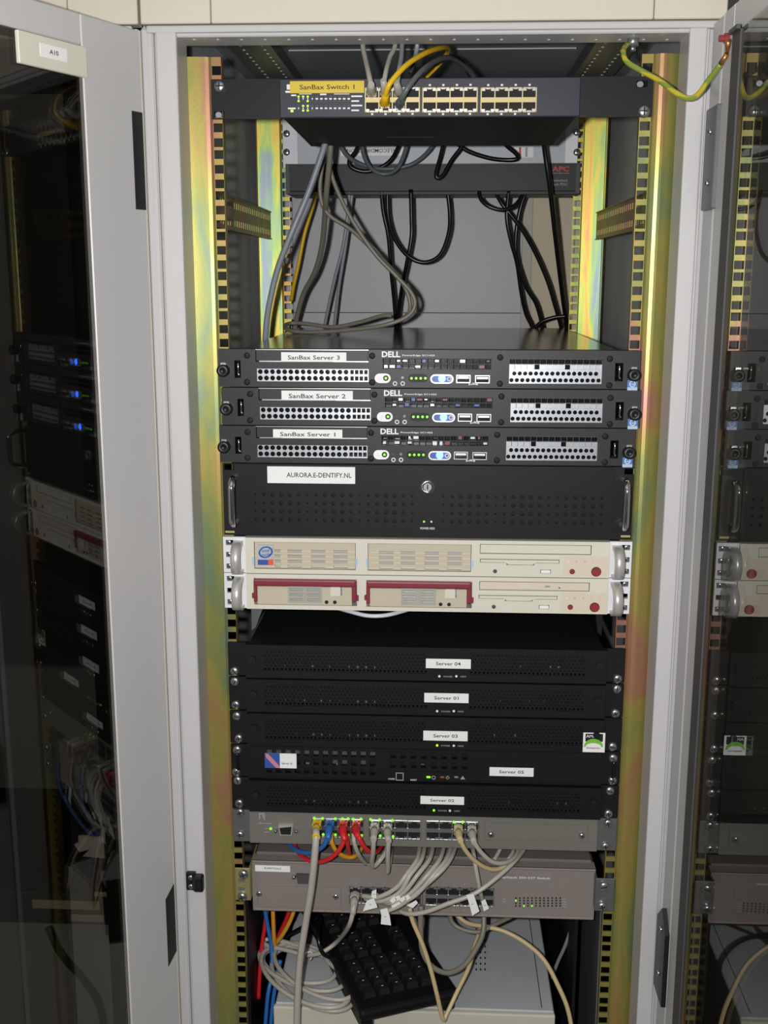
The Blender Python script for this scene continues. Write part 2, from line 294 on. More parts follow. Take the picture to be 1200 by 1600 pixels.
# ================================================================ cabinet shell
def ladder(m, xa, xb, y0, y1, ztop, zbot, zref, hx=9.0, mi=0):
    """hole strip of a 19 inch rail: three square holes per unit, bars 6.3 / 6.3 / 3.2 mm"""
    w = (xb-xa-hx)/2
    m.box(xa, xa+w, y0, y1, zbot, ztop, mi); m.box(xb-w, xb, y0, y1, zbot, ztop, mi)
    cs = []; k0 = int((zbot-zref)//44.45)-1; k1 = int((ztop-zref)//44.45)+2
    for k in range(k0, k1):
        for d in (6.35, 22.225, 38.1): cs.append(zref+k*44.45+d)
    cs = [c for c in cs if zbot+6 < c < ztop-6]
    prev = zbot
    for c in cs: m.box(xa+w, xb-w, y0, y1, prev, c-4.75, mi); prev = c+4.75
    m.box(xa+w, xb-w, y0, y1, prev, ztop, mi)
def cabinet(cx, label, full=True):
    t = thing('server_cabinet', label, 'cabinet', (cx, 325, ZF))
    zt = 339
    X = lambda v: cx+v
    for side in (-1, 1):
        m = MB()
        if side < 0:
            m.bbox(X(-307), X(-293.2), -50, 0, ZF, zt, 2); m.bbox(X(-291), X(-268), -52, 0, ZF, zt, 2.5, 0, 2); m.box(X(-294), X(-290), -43, -2, ZF, zt); m.box(X(-300),X(-298.8),-50.6,-49,ZF,zt-4)
        else:
            m.bbox(X(268.5), X(287), -51, 0, ZF, zt, 2, 0, 2); m.box(X(287), X(289.5), -47, 0, ZF, zt); m.bbox(X(289.5), X(300), -40, 0, ZF, zt, 1.5)
        m.build('frame_post', 'paint', t)
    MB().bbox(X(-270), X(270), -48, 0, 330, 341, 1.2).bbox(X(-300), X(300), -53, -44, 333.5, 341, 2, 0, 2).build('top_beam', 'paint', t)
    MB().bbox(X(-270), X(270), -50, 0, ZF, ZF+90, 2).build('bottom_beam', 'paint', t)
    m = MB(); m.bbox(X(-306), X(-231.4), -50, -30, 343, 470, 1); m.bbox(X(-230.6), X(230.6), -50, -30, 343, 470, 1); m.bbox(X(231.4), X(306), -50, -30, 343, 470, 1); m.box(X(-306), X(306), -32, 700, 394, 470)
    m.build('roof_fascia', 'fascia', t)
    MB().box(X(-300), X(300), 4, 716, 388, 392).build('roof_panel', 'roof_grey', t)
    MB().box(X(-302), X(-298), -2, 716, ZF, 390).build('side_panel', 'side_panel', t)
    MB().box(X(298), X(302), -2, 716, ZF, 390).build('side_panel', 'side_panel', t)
    if not full:
        MB().box(X(-300), X(300), 700, 704, ZF, 390).build('back_panel', 'panel_grey', t); return t
    MB().box(X(-300), X(170), 700, 704, 20.5, 390).box(X(-300), X(170), 697, 704, ZF, 19).box(X(-4), X(-3.2), 699.4, 700.5, 20, 390).build('back_panel', 'panel_grey', t)
    MB().box(X(170), X(300), 706, 710, ZF, 390).build('back_panel', 'beige_wall', t)
    MB().box(X(154), X(170), 690, 712, ZF, 390).build('back_door_edge', 'beam', t)
    m = MB()
    for i in range(23):
        p = PZ(304+36.9*i, 62.5, 329.8); m.disc(0, 0, 1, 0, 1, 6)     # placeholder disc replaced below
        n = len(m.v)-12
        for k in range(12):
            a = 2*math.pi*(k % 6)/6; m.v[n+k] = (p.x+2.0*math.cos(a), p.y+3.2*math.sin(a), 329.3 if k < 6 else 330.2)
    m.build('punched_hole', 'paint', t, kind='stuff')
    MB().box(X(-201), X(197), 336, 338.5, 386.8, 388.3).box(X(-201),X(-199.5),336,352,386.8,388.3).box(X(195.5),X(197),336,352,386.8,388.3).build('roof_slot', 'paint', t)
    for sd in (-1, 1):
        m = MB(); m.box(X(sd*214), X(sd*268), 20, 700, 376, 388)
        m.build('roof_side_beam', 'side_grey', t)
        m = MB()
        for i in range(22):
            for dx in (222, 250): m.box(X(sd*dx-1.6), X(sd*dx+1.6), 60+i*26, 64+i*26, 375.3, 376.2)
        m.build('beam_hole', 'paint', t, kind='stuff')
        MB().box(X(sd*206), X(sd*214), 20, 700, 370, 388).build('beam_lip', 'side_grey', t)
    zref = -14*44.45
    # front rails
    def rail_poly(pts, th=2.2): return pts+[(x, y+th) for x, y in reversed(pts)]
    m = MB(); m.prism_z(rail_poly([(-277,-1.0),(-274,-1.2),(-249,.2),(-245,1.2),(-242,3.2)]), ZF+90, 319); m.box(-277,-275,-1,38,ZF+90,319)
    rl = m.build('mounting_rail', 'chromate', t)
    m = MB(); ladder(m, -242, -230.5, 2, 4.2, 319, ZF+90, zref, 10.5); m.box(-231.2, -230.4, 2, 12, ZF+90, 319); m.build('hole_strip', 'chromate', rl)
    m = MB(); m.prism_z(rail_poly([(243,5.2),(245,3.4),(249,1.4),(253,0.6),(256,1.0),(271,5.4),(274,6.6)]), ZF+90, 319); m.box(273,275,6,38,ZF+90,319)
    rl = m.build('mounting_rail', 'chromate', t)
    m = MB(); ladder(m, 230, 242.5, 4.4, 6.6, 319, ZF+90, zref, 11); m.box(229.8, 230.6, 4, 14, ZF+90, 319); m.build('hole_strip', 'chromate', rl)
    # rear rails
    m = MB(); m.prism_z(rail_poly([(-282,553),(-280,552),(-245,557.5),(-243,559)]), ZF+90, 360); m.box(-282,-280,553,590,ZF+90,360)
    rl = m.build('mounting_rail', 'chromate_rear', t); m = MB(); ladder(m, -242, -230, 557, 559, 360, ZF+90, zref-4, 10.8); m.build('hole_strip', 'chromate_rear', rl)
    m = MB(); m.prism_z(rail_poly([(236,559),(238,557.5),(270,552.5),(272,553.5)]), ZF+90, 360); m.box(271,273,553,590,ZF+90,360)
    rl = m.build('mounting_rail', 'chromate_rear', t); m = MB(); ladder(m, 223, 236, 557, 559, 360, ZF+90, zref-4, 11.4); m.build('hole_strip', 'chromate_rear', rl)
    # side uprights and slotted depth bars
    for sd, a in ((-1, (380, 315, 380, 365)), (1, (975, 315, 975, 365))):
        x = sd*262; z1 = PX(a[0], a[1], x).z; z0 = PX(a[2], a[3], x).z
        hs = [(60+i*16.4, 67+i*16.4, z0+(z1-z0)*f-4, z0+(z1-z0)*f+4) for i in range(30) for f in (.24, .76)]
        m = MB(); m.panel(40, 553, z0, z1, x-1.2, x+1.2, hs); m.v = [(v[1], v[0], v[2]) for v in m.v]
        m.box(x-3, x+3, 40, 553, z1-1.5, z1).box(x-3, x+3, 40, 553, z0, z0+1.5); m.build('depth_bar', 'chromate', t)
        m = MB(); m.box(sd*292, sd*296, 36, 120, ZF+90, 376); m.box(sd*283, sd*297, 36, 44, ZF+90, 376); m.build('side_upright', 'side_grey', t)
        q = P(405 if sd < 0 else 940, 363 if sd < 0 else 336, 548); inst('screw', SMALL, t, (q.x, 552, q.z), (0,0,0), (1.4,1.4,1.4))
    # bottom: lower depth bars beside the shelf
    for sd in (-1, 1):
        m = MB(); x = sd*232; m.box(x-1.5, x+1.5, 30, 553, -1180, -715)
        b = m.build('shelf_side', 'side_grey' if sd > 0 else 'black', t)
    x = 205
    hs = [(90+i*16, 97+i*16, zz-5, zz+5) for i in range(26) for zz in (-735, -760, -785)]
    m = MB(); m.panel(60, 553, -1180, -712, x-2, x+2, hs); m.v = [(v[1], v[0], v[2]) for v in m.v]; m.build('shelf_side', 'black_matte', t)
    # latch catch on the left post
    p = P(304, 1376, -54); m = MB(); m.bbox(p.x-10, p.x+2, -57, -51, p.z-12, p.z+12, 1).bbox(p.x, p.x+12, -64, -52, p.z-11, p.z+10, 2); c = m.build('latch_catch', 'black_gloss', t)
    for dz in (-6, 6): inst('screw', SMALL, c, (p.x-4, -57, p.z+dz))
    return t
CAB = cabinet(0, 'light grey server cabinet with yellow zinc rails, standing open and full of equipment')
NB = cabinet(-615, 'pale grey cabinet behind the smoked glass door with the A10 plate', False)
# ================================================================ right door (open at a right angle, seen from inside)
RD = thing('cabinet_door', 'cabinet door with smoked glass mirroring the servers, black hinge pads on its frame', 'door', (305, -350, ZF+30))
m = MB()
m.bbox(292, 318, -97, -52, ZF+30, 338, 1.5); m.bbox(291.2, 318, -142, -104, ZF+30, 338, 1.5); m.box(293, 318, -105, -96, ZF+30, 338)
m.bbox(291.5, 318, -645, -142, 309, 338, 1.5); m.bbox(291.5, 318, -645, -142, ZF+30, ZF+110, 1.5); m.bbox(291.5, 318, -645, -560, ZF+110, 309, 1.5)
m.build('door_frame', 'paint', RD)
MB().box(291.6, 293, -101.4, -99.6, ZF+34, 336).build('door_bead', 'paint', RD)
MB().box(290.6, 299, -171, -141.5, ZF+100, 312).build('gasket', 'gasket', RD)
MB().box(292.2, 296.4, -562, -160, ZF+105, 314).build('glass_pane', 'smoked_glass', RD)
MB().box(286.8, 292, -171, -141, 309, 313).build('gasket', 'gasket', RD)
def padc(y0, y1, z0, z1, tip):
    m = MB(); x0, x1 = 286.5, 292.2
    if tip:
        yc = (y0+y1)/2; pts = [(y0,z0),(y1,z0),(y1,z1-22),(yc,z1),(y0,z1-22)]
        m.add([(x0,a,b) for a, b in pts]+[(x1,a,b) for a, b in pts], [(0,1,2,3,4),(9,8,7,6,5)]+[(i,i+5,(i+1)%5+5,(i+1)%5) for i in range(5)])
    else: m.bbox(x0, x1, y0, y1, z0, z1, 1)
    o = m.build('hinge_pad', 'rubber' if tip else 'side_grey', RD)
    for f in (.26, .76): inst('screw', SMALL, o, (x0, (y0+y1)/2, z0+(z1-z0)*f), (0,0,-math.pi/2))
padc(-112, -66, 150, 251, False); padc(-98, -52, -772, -655, True)
q = PX(1138, 60, 291)
m = MB()
for k, (dy, r, h) in enumerate(((0,5,4),(0,3.2,9))):
    n = 10; vs_ = [(291-hh, q.y+r*math.cos(2*math.pi*i/n), q.z+r*math.sin(2*math.pi*i/n)) for hh in (0,h) for i in range(n)]
    m.add(vs_, [tuple(range(n,2*n))]+[(i,(i+1)%n,n+(i+1)%n,n+i) for i in range(n)])
m.build('earth_bolt', 'red_button', RD)
# ================================================================ left door of the neighbouring cabinet (open towards the camera, outside face seen)
PH = math.radians(65.8); DH = Vector((-300.2, -50, 0)); DD = Vector((-math.cos(PH), -math.sin(PH), 0)); DN = Vector((math.sin(PH), -math.cos(PH), 0))
def dmap(m):                                   # builder in (x = -s, y = -t, z) -> world
    m.v = [tuple(DH-DD*v[0]-DN*v[1]+Vector((0,0,v[2]))) for v in m.v]; return m
LD = thing('cabinet_door', 'smoked glass cabinet door with an A10 name plate, swung outwards', 'door', tuple(DH+DD*300+Vector((0,0,ZF+30))))
m = MB(); m.bbox(-103, -14, -1.2, 24, ZF+30, 334, 1.5); m.bbox(-640, -103, -1.2, 24, 304, 334, 1.5); m.bbox(-640, -103, -1.2, 24, ZF+30, ZF+110, 1.5); m.bbox(-640, -545, -1.2, 24, ZF+110, 304, 1.5)
dmap(m).build('door_frame', 'paint', LD)
m = MB(); m.bbox(-14.2, -6, 2, 22, ZF+30, 336, 1.5); dmap(m).build('hinge_edge', 'cream', LD)
m = MB(); m.box(-105, -102.6, 4.2, 24.5, ZF+110, 304).box(-545, -103, 4.2, 24.5, 302, 304.6); dmap(m).build('gasket', 'rubber', LD)
m = MB(); m.box(-547, -100, 0, 4, ZF+105, 308); dmap(m).build('glass_pane', 'smoked_glass', LD)
for z0, z1, sk in ((152, 252, 0), (-745, -648, 12)):
    m = MB(); m.prism([(-31, z0-sk*.5), (-14.5, z0+sk*.5), (-14.5, z1), (-31, z1-sk)], -1.8, 0); dmap(m).build('hinge_slot', 'rubber', LD)
m = MB(); m.bbox(-191, -99, -4, 0.5, 274, 303, .8); pl = dmap(m).build('name_plate', 'cream', LD)
m = MB(); m.box(-164, -128, -4.5, -3.9, 284, 296); dmap(m).build('label', 'paper', pl)
tx = text(pl, 'A10', 0, 0, 0, 4.2, 'text_black', 12)
for v in tx.data.vertices:
    a, b = v.co.x/S+ORG[LD.name][0], v.co.z/S+ORG[LD.name][2]; w = DH+DD*146-DD*a+DN*4.8+Vector((0,0,290+b)); v.co = (w-Vector(ORG[LD.name]))*S
# equipment of the neighbouring cabinet, seen through that glass
def nbox(u0, v0, u1, v1, y): return r4(u0, v0, u1, v1, y)
x0, x1, z0, z1 = nbox(-60, 1392, 215, 1447, 0)
t = thing('rack_unit', 'black rack unit with yellowed label strips, behind the A10 door glass', 'rack unit', (x0+100, 150, z0))
MB().bbox(x0-150, -372, 0, 300, z0, z1, 1).build('body', 'neigh_black', t)
for a in ((50,1406,156,1422),(110,1429,162,1441),(147,1394,200,1402)):
    b = r4(*a, -1); MB().box(b[0], b[1], -1, .2, b[2], b[3]).build('label', 'tan', t)
x0, x1, z0, z1 = nbox(-60, 240, 215, 1040, 2)
o = MB().box(-850, -372, 4, 7, z0, 240).build('blank_panel', 'neigh_black'); tag(o, 'large dark blanking plate behind the A10 door glass', 'panel')
x0, x1, z0, z1 = nbox(-60, 1452, 215, 1600, 20)
o = MB().box(-850, -372, 40, 44, -1300, z1).build('blank_panel', 'panel_grey'); tag(o, 'grey panel low in the cabinet behind the A10 door glass', 'panel')
def pp(*a): return [P(*k) for k in a]
o = MB().tube(pp((-30,195,30),(20,207,10),(60,217,0),(105,223,0),(150,222,10)), 4).build('power_cable', 'cable_dkgrey'); tag(o, 'grey cable arching high behind the A10 door glass', 'cable')
o = MB().tube(pp((75,1448,8),(95,1490,0),(130,1530,0),(155,1570,0),(168,1640,10)), 5).build('power_cable', 'cable_black'); tag(o, 'black cable hanging below the labelled rack unit', 'cable')
p = P(153, 1322, -10)
m = MB(); m.prism([(p.x+a, p.z+b) for a, b in ((-24,14),(22,12),(28,4),(32,2),(31,-10),(14,-10),(18,-16),(-20,-14),(-10,-4),(-24,-8),(-30,2),(-24,4))], -12, -8); o = m.build('cable_label', 'paper'); tag(o, 'crumpled white paper flag among cables behind the A10 door glass', 'tag')
for i, (c, pts) in enumerate((('cable_blue', ((90,1190,10),(95,1235,0),(125,1285,-5),(150,1310,-8))), ('cable_blue', ((130,1200,10),(128,1250,0),(145,1290,-6),(155,1312,-8))), ('cable_grey', ((165,1190,10),(150,1240,0),(160,1290,-4),(158,1312,-8))), ('cable_grey', ((158,1336,-8),(160,1370,-4),(172,1390,-2))))):
    o = MB().tube(pp(*pts), 2.6).build('network_cable', 'sticker_navy' if c == 'cable_blue' else 'cable_olive'); tag(o, ('blue cable draped to the paper flag behind the A10 glass' if c == 'cable_blue' else ('grey cable coming down to the paper flag behind the A10 glass' if i == 2 else 'grey cable hanging below the paper flag behind the A10 glass')), 'cable', 'cables behind the A10 glass')
# ================================================================ equipment helpers
U = 44.45
def rj_block(parent, x0, x1, z0, z1, yf, nx, frame='brass', flip=True):
    """block of stacked network sockets: metal lattice in front of dark cavities, each socket a part"""
    m = MB(); zc = (z0+z1)/2; gap = (z1-z0)*.10
    m.box(x0, x1, yf-1.4, yf-.2, z1-1.0, z1).box(x0, x1, yf-1.4, yf-.2, z0, z0+1.0).box(x0, x1, yf-1.6, yf-.2, zc-gap, zc+gap)
    for i in range(nx+1):
        x = x0+(x1-x0)*i/nx; m.box(x-.6, x+.6, yf-1.4, yf-.2, z0, z1)
    b = m.build('socket_frame', frame, parent)
    w = (x1-x0)/nx
    for i in range(nx):
        for up in (1, 0):
            a, c = x0+i*w+.7, x0+(i+1)*w-.7
            k = MB(); k.box(a, c, yf-.5, yf-.15, zc+gap if up else z0+1, z1-1 if up else zc-gap)
            o = k.build('network_socket', 'dark', b)
            k = MB(); e = z1-1.0 if up else z0+1.0; d = -2.6 if up else 2.6
            k.box(a, a+w*.24, yf-1.2, yf-.4, e, e+d).box(c-w*.24, c, yf-1.2, yf-.4, e, e+d).box(a+w*.3, c-w*.3, yf-1.1, yf-.4, e, e+d*.35); k.build('latch_notch', 'steel', o)
    return b
def ears(t, x_in, x_out, z0, z1, m_, y0=-2.4, y1=2):
    for s in (-1, 1): MB().bbox(s*x_in, s*x_out, y0, y1, z0, z1, .6).build('rack_ear', m_, t)
def screws(t, pts, y=-2.4, me=None):
    for i, (u, v) in enumerate(pts):
        p = P(u, v, y-2); inst('screw', me or (SCREW if i % 2 else SLOT), t, (p.x, y, p.z), (0, random.uniform(0, 3), 0))
def sticker(t, px, y, m_, name='label', th=.35):
    a = r4(*px, y); o = MB().box(a[0], a[1], y-th, y+.1, a[2], a[3]).build(name, m_, t); return o, a
def label_text(t, px, y, body, frac_w=.62, frac_h=.42, col='text_black', back='paper', dx=0, rot=0):
    o, a = sticker(t, px, y, back); w = a[1]-a[0]; h = a[3]-a[2]
    text(o, body, (a[0]+a[1])/2+dx*w, y-.45, (a[2]+a[3])/2, h*frac_h, col, w*frac_w, rot=rot); return o
# ================================================================ top network switch
def top_switch():
    z0, z1 = 252.5, 295; yf = -4
    t = thing('network_switch', 'slate-blue network switch with a yellow name label, hung on long black ears', 'network switch', (0, 90, z0))
    a = r4(436, 124, 906, 185, yf); x0, x1 = a[0], a[1]
    back = PZ(476, 229, z0).y
    MB().bbox(x0+4, x1-4, -1, back, z0, z1-.5, 1).build('body', 'black_soft', t)
    MB().bbox(x0, x1, yf, 0, z0+1, z1, 1.2).build('faceplate', 'switch_face', t)
    p = PZ(640, 214, z0); MB().box(p.x-30, p.x+30, p.y-2, p.y+3, z0-.6, z0+.2).build('vent_slot', 'black_soft', t)
    for xa_, xb_, u, v in ((-242, x0+1, 343, 179), (x1-1, 242, 1003, 131)):
        p = P(u, v, -3); MB().panel(xa_, xb_, z0+.5, z1, -3, .5, [(p.x-6, p.x+6, p.z-3.4, p.z+3.4)]).build('rack_ear', 'black', t)
    p = P(343, 135, -5); inst('screw', SCREW, t, (p.x, -3, p.z), scl=(1.15,1.15,1.15)); p = P(1006, 174, -5); inst('screw', SCREW, t, (p.x, -3, p.z), scl=(1.2,1.2,1.2))
    for u, v in ((343, 179), (1003, 131)):
        p = P(u, v, -3); MB().pill(p.x-5, p.x+2, p.z-3, p.z+3, -.8, 1.5).build('ear_slot', 'steel', t)
    label_text(t, (453, 127, 569, 145), yf, 'SanBax Switch 1', .74, .40, 'text_gold', 'yellow_label')
    for px in ((571,137,655,175.5), (661,137,745,175.5), (752,137,837,175.5)):
        a = r4(*px, yf); rj_block(t, *a, yf, 4)
        m = MB()
        for i in range(4):
            x = a[0]+(i+.5)*(a[1]-a[0])/4
            for z in (a[3]+2.6, a[2]-1.6): m.box(x-1.2, x+1.2, yf-.3, yf, z-1, z+1)
        m.build('port_number', 'text_white', t)
    # indicator field
    on = {(0,0),(1,0),(2,0),(0,1),(2,1),(1,2),(2,2),(1,3),(2,3)}
    for r, v in enumerate((151, 158, 165.5, 172.8)):
        for c in range(12):
            p = P(466.6+c*7.12, v, yf); o = MB().box(p.x-1.1, p.x+1.1, yf-.5, yf, p.z-.9, p.z+.9).build('indicator', 'led_lime' if (c, r) in on else 'gasket', t)
    p = P(456.3, 173.5, yf); MB().box(p.x-1.5, p.x+1.5, yf-.5, yf, p.z-1.2, p.z+1.2).build('indicator', 'led_lime', t)
    m = MB()
    for c in range(12):
        for v in (154.4, 169.2):
            p = P(466.6+c*7.12, v, yf); m.box(p.x-(1.4 if c > 3 else .6), p.x+(1.4 if c > 3 else .6), yf-.25, yf, p.z-.8, p.z+.8)
    for u0, u1, v in ((549,566,150.5),(549,561,158),(549,566,165),(549,561,172.5),(450,462,169.5),(455,463,149),(467,487,147),(500,510,147.5),(522,546,147)):
        q0 = P(u0, v, yf); q1 = P(u1, v, yf); h = .35 if u1-u0 > 18 else .8; m.box(q0.x, q1.x, yf-.25, yf, q0.z-h, q0.z+h)
    for px in ((448,132,453,140),(446,142,453,145)): a = r4(*px, yf); m.box(a[0], a[1], yf-.25, yf, a[2], a[3])
    m.build('panel_print', 'text_white', t)
    return t
top_switch()
# ================================================================ rear of the cabinet: telecom panel and power strip
def rear_units():
    y = 556
    a = r4(452, 190, 893, 258, y); x0, x1, z0, z1 = a
    t = thing('patch_panel', 'light grey rear panel with upside-down label, above the black power strip', 'panel', ((x0+x1)/2, y+50, z0))
    MB().box(x0+14, x1-12, y-6, y+120, z0, z1+40).build('body', 'sticker_grey', t)
    for xa, xb in ((x0-10, x0+14), (x1-12, x1+8)): MB().bbox(xa, xb, y-9, y, z0-4, z1+4, .6).build('rack_ear', 'white_metal', t)
    label_text(t, (532, 228, 632, 243), y-6.2, 'TELECOMDIRECTION', .8, .4, 'gasket', 'white_metal', 0, math.pi)
    sticker(t, (804,229,833,246), y-6.2, 'paper'); sticker(t, (811,230,814,245), y-6.7, 'text_red'); sticker(t, (821,230,824,245), y-6.7, 'text_grey')
    for u, v in ((448,209),(448,238),(901,207),(901,238)):
        p = P(u, v, y-9); inst('screw', SCREW, t, (p.x, y-9, p.z))
    y = 548
    a = r4(446, 257, 905, 304, y-12); x0, x1, z0, z1 = a
    t = thing('power_strip', 'long black rack power strip with a small red logo, mounted at the rear rails', 'power strip', ((x0+x1)/2, y, z0))
    MB().bbox(x0+1, x1-1, y-12, y+50, z0+5, z1, 1.5).bbox(x0+4, x1-4, y-10, y+60, z0, z0+6, 1).build('housing', 'pdu', t)
    MB().box(x0, x0+6, y-12.6, y+20, z0+2, z1+.5).box(x1-6, x1, y-12.6, y+20, z0+2, z1+.5).box(x0, x1, y-12.2, y+20, z1-1, z1+.8).build('end_cap', 'rubber', t)
    p = P(876, 264, y-12); text(t, 'APC', p.x, y-12.8, p.z, 8, 'text_red', 27)
    p = P(875, 271, y-12); text(t, 'www.apc.com', p.x, y-12.8, p.z, 2.0, 'text_grey', 28)
    p = P(874, 282, y-12); text(t, 'Switched', p.x, y-12.8, p.z, 3.6, 'text_grey', 24)
    p = P(874, 288, y-12); text(t, 'Rack PDU', p.x, y-12.8, p.z, 3.6, 'text_grey', 24)
rear_units()
# ================================================================ three slim black servers with blue lamps
def slim_server(n, dx, dz, lab, label):
    yf = -9
    def g(u, v): p = P(u, v, yf); return p.x+dx, p.z+dz
    def q(u0, v0, u1, v1): a = r4(u0, v0, u1, v1, yf); return (a[0]+dx, a[1]+dx, a[2]+dz, a[3]+dz)
    t = thing('rack_server', label, 'server', (dx, 280, dz-43.5), 'slim black servers with blue lamps')
    MB().bbox(-218+dx, 218+dx, 12, 566, dz-42.5, dz-.3, .8).build('chassis', 'black_gloss', t)
    hb = q(399,548,575.5,566); hb = (hb[0], hb[1], hb[2], dz+5)
    hl = q(401,576,576,597); hc = q(597.5,559.4,768,578); hr = q(796,560.5,940,600.5); s1 = q(366,563,376.5,590.5); s2 = q(961.5,567,973,596)
    cap = q(637.5,584.5,668.5,597.5); usb = (q(713,585.8,735,598.5), q(742.5,586.4,765,599))
    m = MB(); m.panel(-241.5+dx, 241.5+dx, dz-43.2, dz, yf, 12, [hb, hl, hc, hr, s1, s2]+list(usb)); m.build('bezel', 'dell', t)

    # drive blank with its name label
    MB().box(hb[0]+.6, hb[1]-.6, -7, 5, hb[2]+1, dz-.6).build('drive_blank', 'dell', t)
    MB().box(hb[0], hb[1], -8.6, -6, dz-.8, dz-.1).box(hb[0]+4, hb[0]+30, -8.4, -5, hb[2]-.1, hb[2]+1).box(hb[1]-40, hb[1], -8.4, -5, hb[2]-.1, hb[2]+1).build('trim_strip', 'steel', t)
    a = q(*lab); o = MB().box(a[0], a[1], -7.6, -6.9, a[2], a[3]).build('label', 'paper', t)
    text(o, 'SanBax Server %d' % n, (a[0]+a[1])/2, -7.8, (a[2]+a[3])/2, (a[3]-a[2])*.42, 'text_black', (a[1]-a[0])*.80)
    # silver grilles
    split = hl[0]+(hl[1]-hl[0])*.825
    m = MB(); zc = (hl[2]+hl[3])/2
    m.perf(hl[0], split, hl[2], hl[3], 15, 2, 2.95, -5.5, 1.5); m.build('drive_grille', 'silver', t)
    m = MB(); m.lattice(split+.6, hl[1]-.6, hl[2], hl[3], 4, 2, 1.3, 2.4, -5.2, -3); m.build('side_grille', 'silver', t)
    m = MB(); zt = hr[3]; h = hr[3]-hr[2]
    m.perf(hr[0], hr[1], hr[2], hr[2]+h*.54, 17, 2, 2.5, -5, 1.5, stagger=True)
    m.lattice(hr[0]+.6, hr[1]-.6, hr[2]+h*.55, zt-h*.22, 15, 1, 1.2, 1.0, -5, -3)
    for i in range(15):
        if i not in (4, 9): x = hr[0]+(hr[1]-hr[0])*(i+.5)/15; m.box(x-3.0, x+3.0, -4, -3, hr[2]+h*.57, zt-h*.25)
    m.build('drive_grille', 'silver', t)
    m = MB(); m.lattice(hr[0]+.4, hr[1]-.4, zt-h*.21, zt-.4, 15, 1, .6, .7, -8, -4); m.build('top_grille', 'gasket', t)
    # centre: logo, black grille, lamps and sockets
    m = MB(); m.lattice(hc[0]+.3, hc[1]-.3, hc[2]+.3, hc[3]-.3, 17, 2, .7, .9, -8.6, -4); m.build('air_grille', 'pdu', t)
    m = MB(); rnd = random.Random(n)
    for i in range(17):
        for j in range(2):
            if rnd.random() < .42:
                x = hc[0]+(hc[1]-hc[0])*(i+.5)/17; z = hc[2]+(hc[3]-hc[2])*(j+.42); k = rnd.choice((0,0,1,2)); w = rnd.uniform(1.2, 3); hh = rnd.uniform(.7, 2)
                z = hc[2]+(hc[3]-hc[2])*(j*.5+.22); m.box(x-w, x+w, -2, 3, z-hh, z+hh, k)
    m.build('fan_part', ['silver', 'burgundy', 'sticker_navy'], t, kind='stuff')
    c = g(611, 553.5); text(t, 'DELL', c[0], yf-.4, c[1], 6.6, 'white', 21, 'logo')
    c = g(654, 555.6); text(t, 'PowerEdge SC1425', c[0], yf-.4, c[1], 2.3, 'white', 37)
    a = q(585.5,583.5,610.5,598.5); o = MB().pill(a[0], a[1], a[2], a[3], yf-1, yf+.5).build('button_plate', 'white', t)
    c = g(603, 590.7); MB().disc(c[0], c[1], 3.2, yf-1.6, yf-.8).build('power_button', 'black', o); MB().disc(c[0], c[1], 1.5, yf-1.9, yf-1.5, 10).build('lamp', 'led_green', o)
    c = g(593, 591.5); MB().disc(c[0], c[1], 2.8, yf-1.4, yf-.8).build('button', 'paper', o)
    for u, l in ((617,'gasket'),(629,'led_off')):
        c = g(u, 590); MB().disc(c[0], c[1], 1.6, yf-.8, yf+.2, 10).build('indicator', l, t)
        c = g(u+.2, 599.3); o = MB().ring(c[0], c[1], 1.5, 2.7, yf-.35, yf+.1, 12).build('icon', 'text_white', t)
    MB().pill(*cap, yf-.5, yf+.3).build('lamp_window', 'black', t)
    for k in range(4): c = g(643+k*7.2, 591); MB().disc(c[0], c[1], 1.5, yf-.9, yf-.4, 8).build('indicator', 'led_green', t)
    a = q(672.5,584.8,708.5,599.4); o = MB().pill(*a, yf-1, yf+.3).build('button_outline', 'alu', t); MB().pill(a[0]+1.6, a[1]-1.6, a[2]+1.6, a[3]-1.6, yf-1.5, yf-.8).build('button', 'sticker_navy', o)
    c = g(690.5, 591.4); MB().disc(c[0], c[1], 4.2, yf-2, yf-1.3, 14).build('blue_lamp', 'led_blue', o); c = g(702, 592); MB().ring(c[0], c[1], 1.6, 2.8, yf-1.9, yf-1.3, 12).build('icon', 'text_white', o)
    for a in usb:
        m = MB(); m.panel(a[0], a[1], a[2], a[3], yf-.4, yf+5, [(a[0]+1, a[1]-1, a[2]+1, a[3]-1)]); o = m.build('usb_socket', 'steel', t)
        MB().box(a[0]+2, a[1]-2, yf+.6, yf+4, (a[2]+a[3])/2+.2, a[3]-2).build('tongue', 'alu', o)
    c = g(739, 600.5); MB().box(c[0]-4, c[0]+4, yf-.3, yf, c[1]-.35, c[1]+.35).prism([(c[0]+4,c[1]+1.3),(c[0]+4,c[1]-1.3),(c[0]+6,c[1])], yf-.3, yf).disc(c[0]-4, c[1], 1.1, yf-.3, yf, 8).box(c[0]-1, c[0]+2, yf-.3, yf, c[1]+.8, c[1]+1.6).build('usb_icon', 'text_white', t)
    for s in (s1, s2):
        m = MB(); xm = (s[0]+s[1])/2; m.tube([(xm-1.5,-3,s[3]-3),(xm+.5,-8,s[3]-5),(xm+.5,-8,s[2]+5),(xm+2,-8,s[2]+3)], 1.4, 6); m.build('latch_lever', 'chrome', t)
    for u, v in ((386,555.5),(386,597),(581.5,556),(581.5,597.5),(781.5,558.5),(781,599.5),(953,560.5),(952,602)): c = g(u, v); inst('screw', BLK, t, (c[0], yf, c[1]))
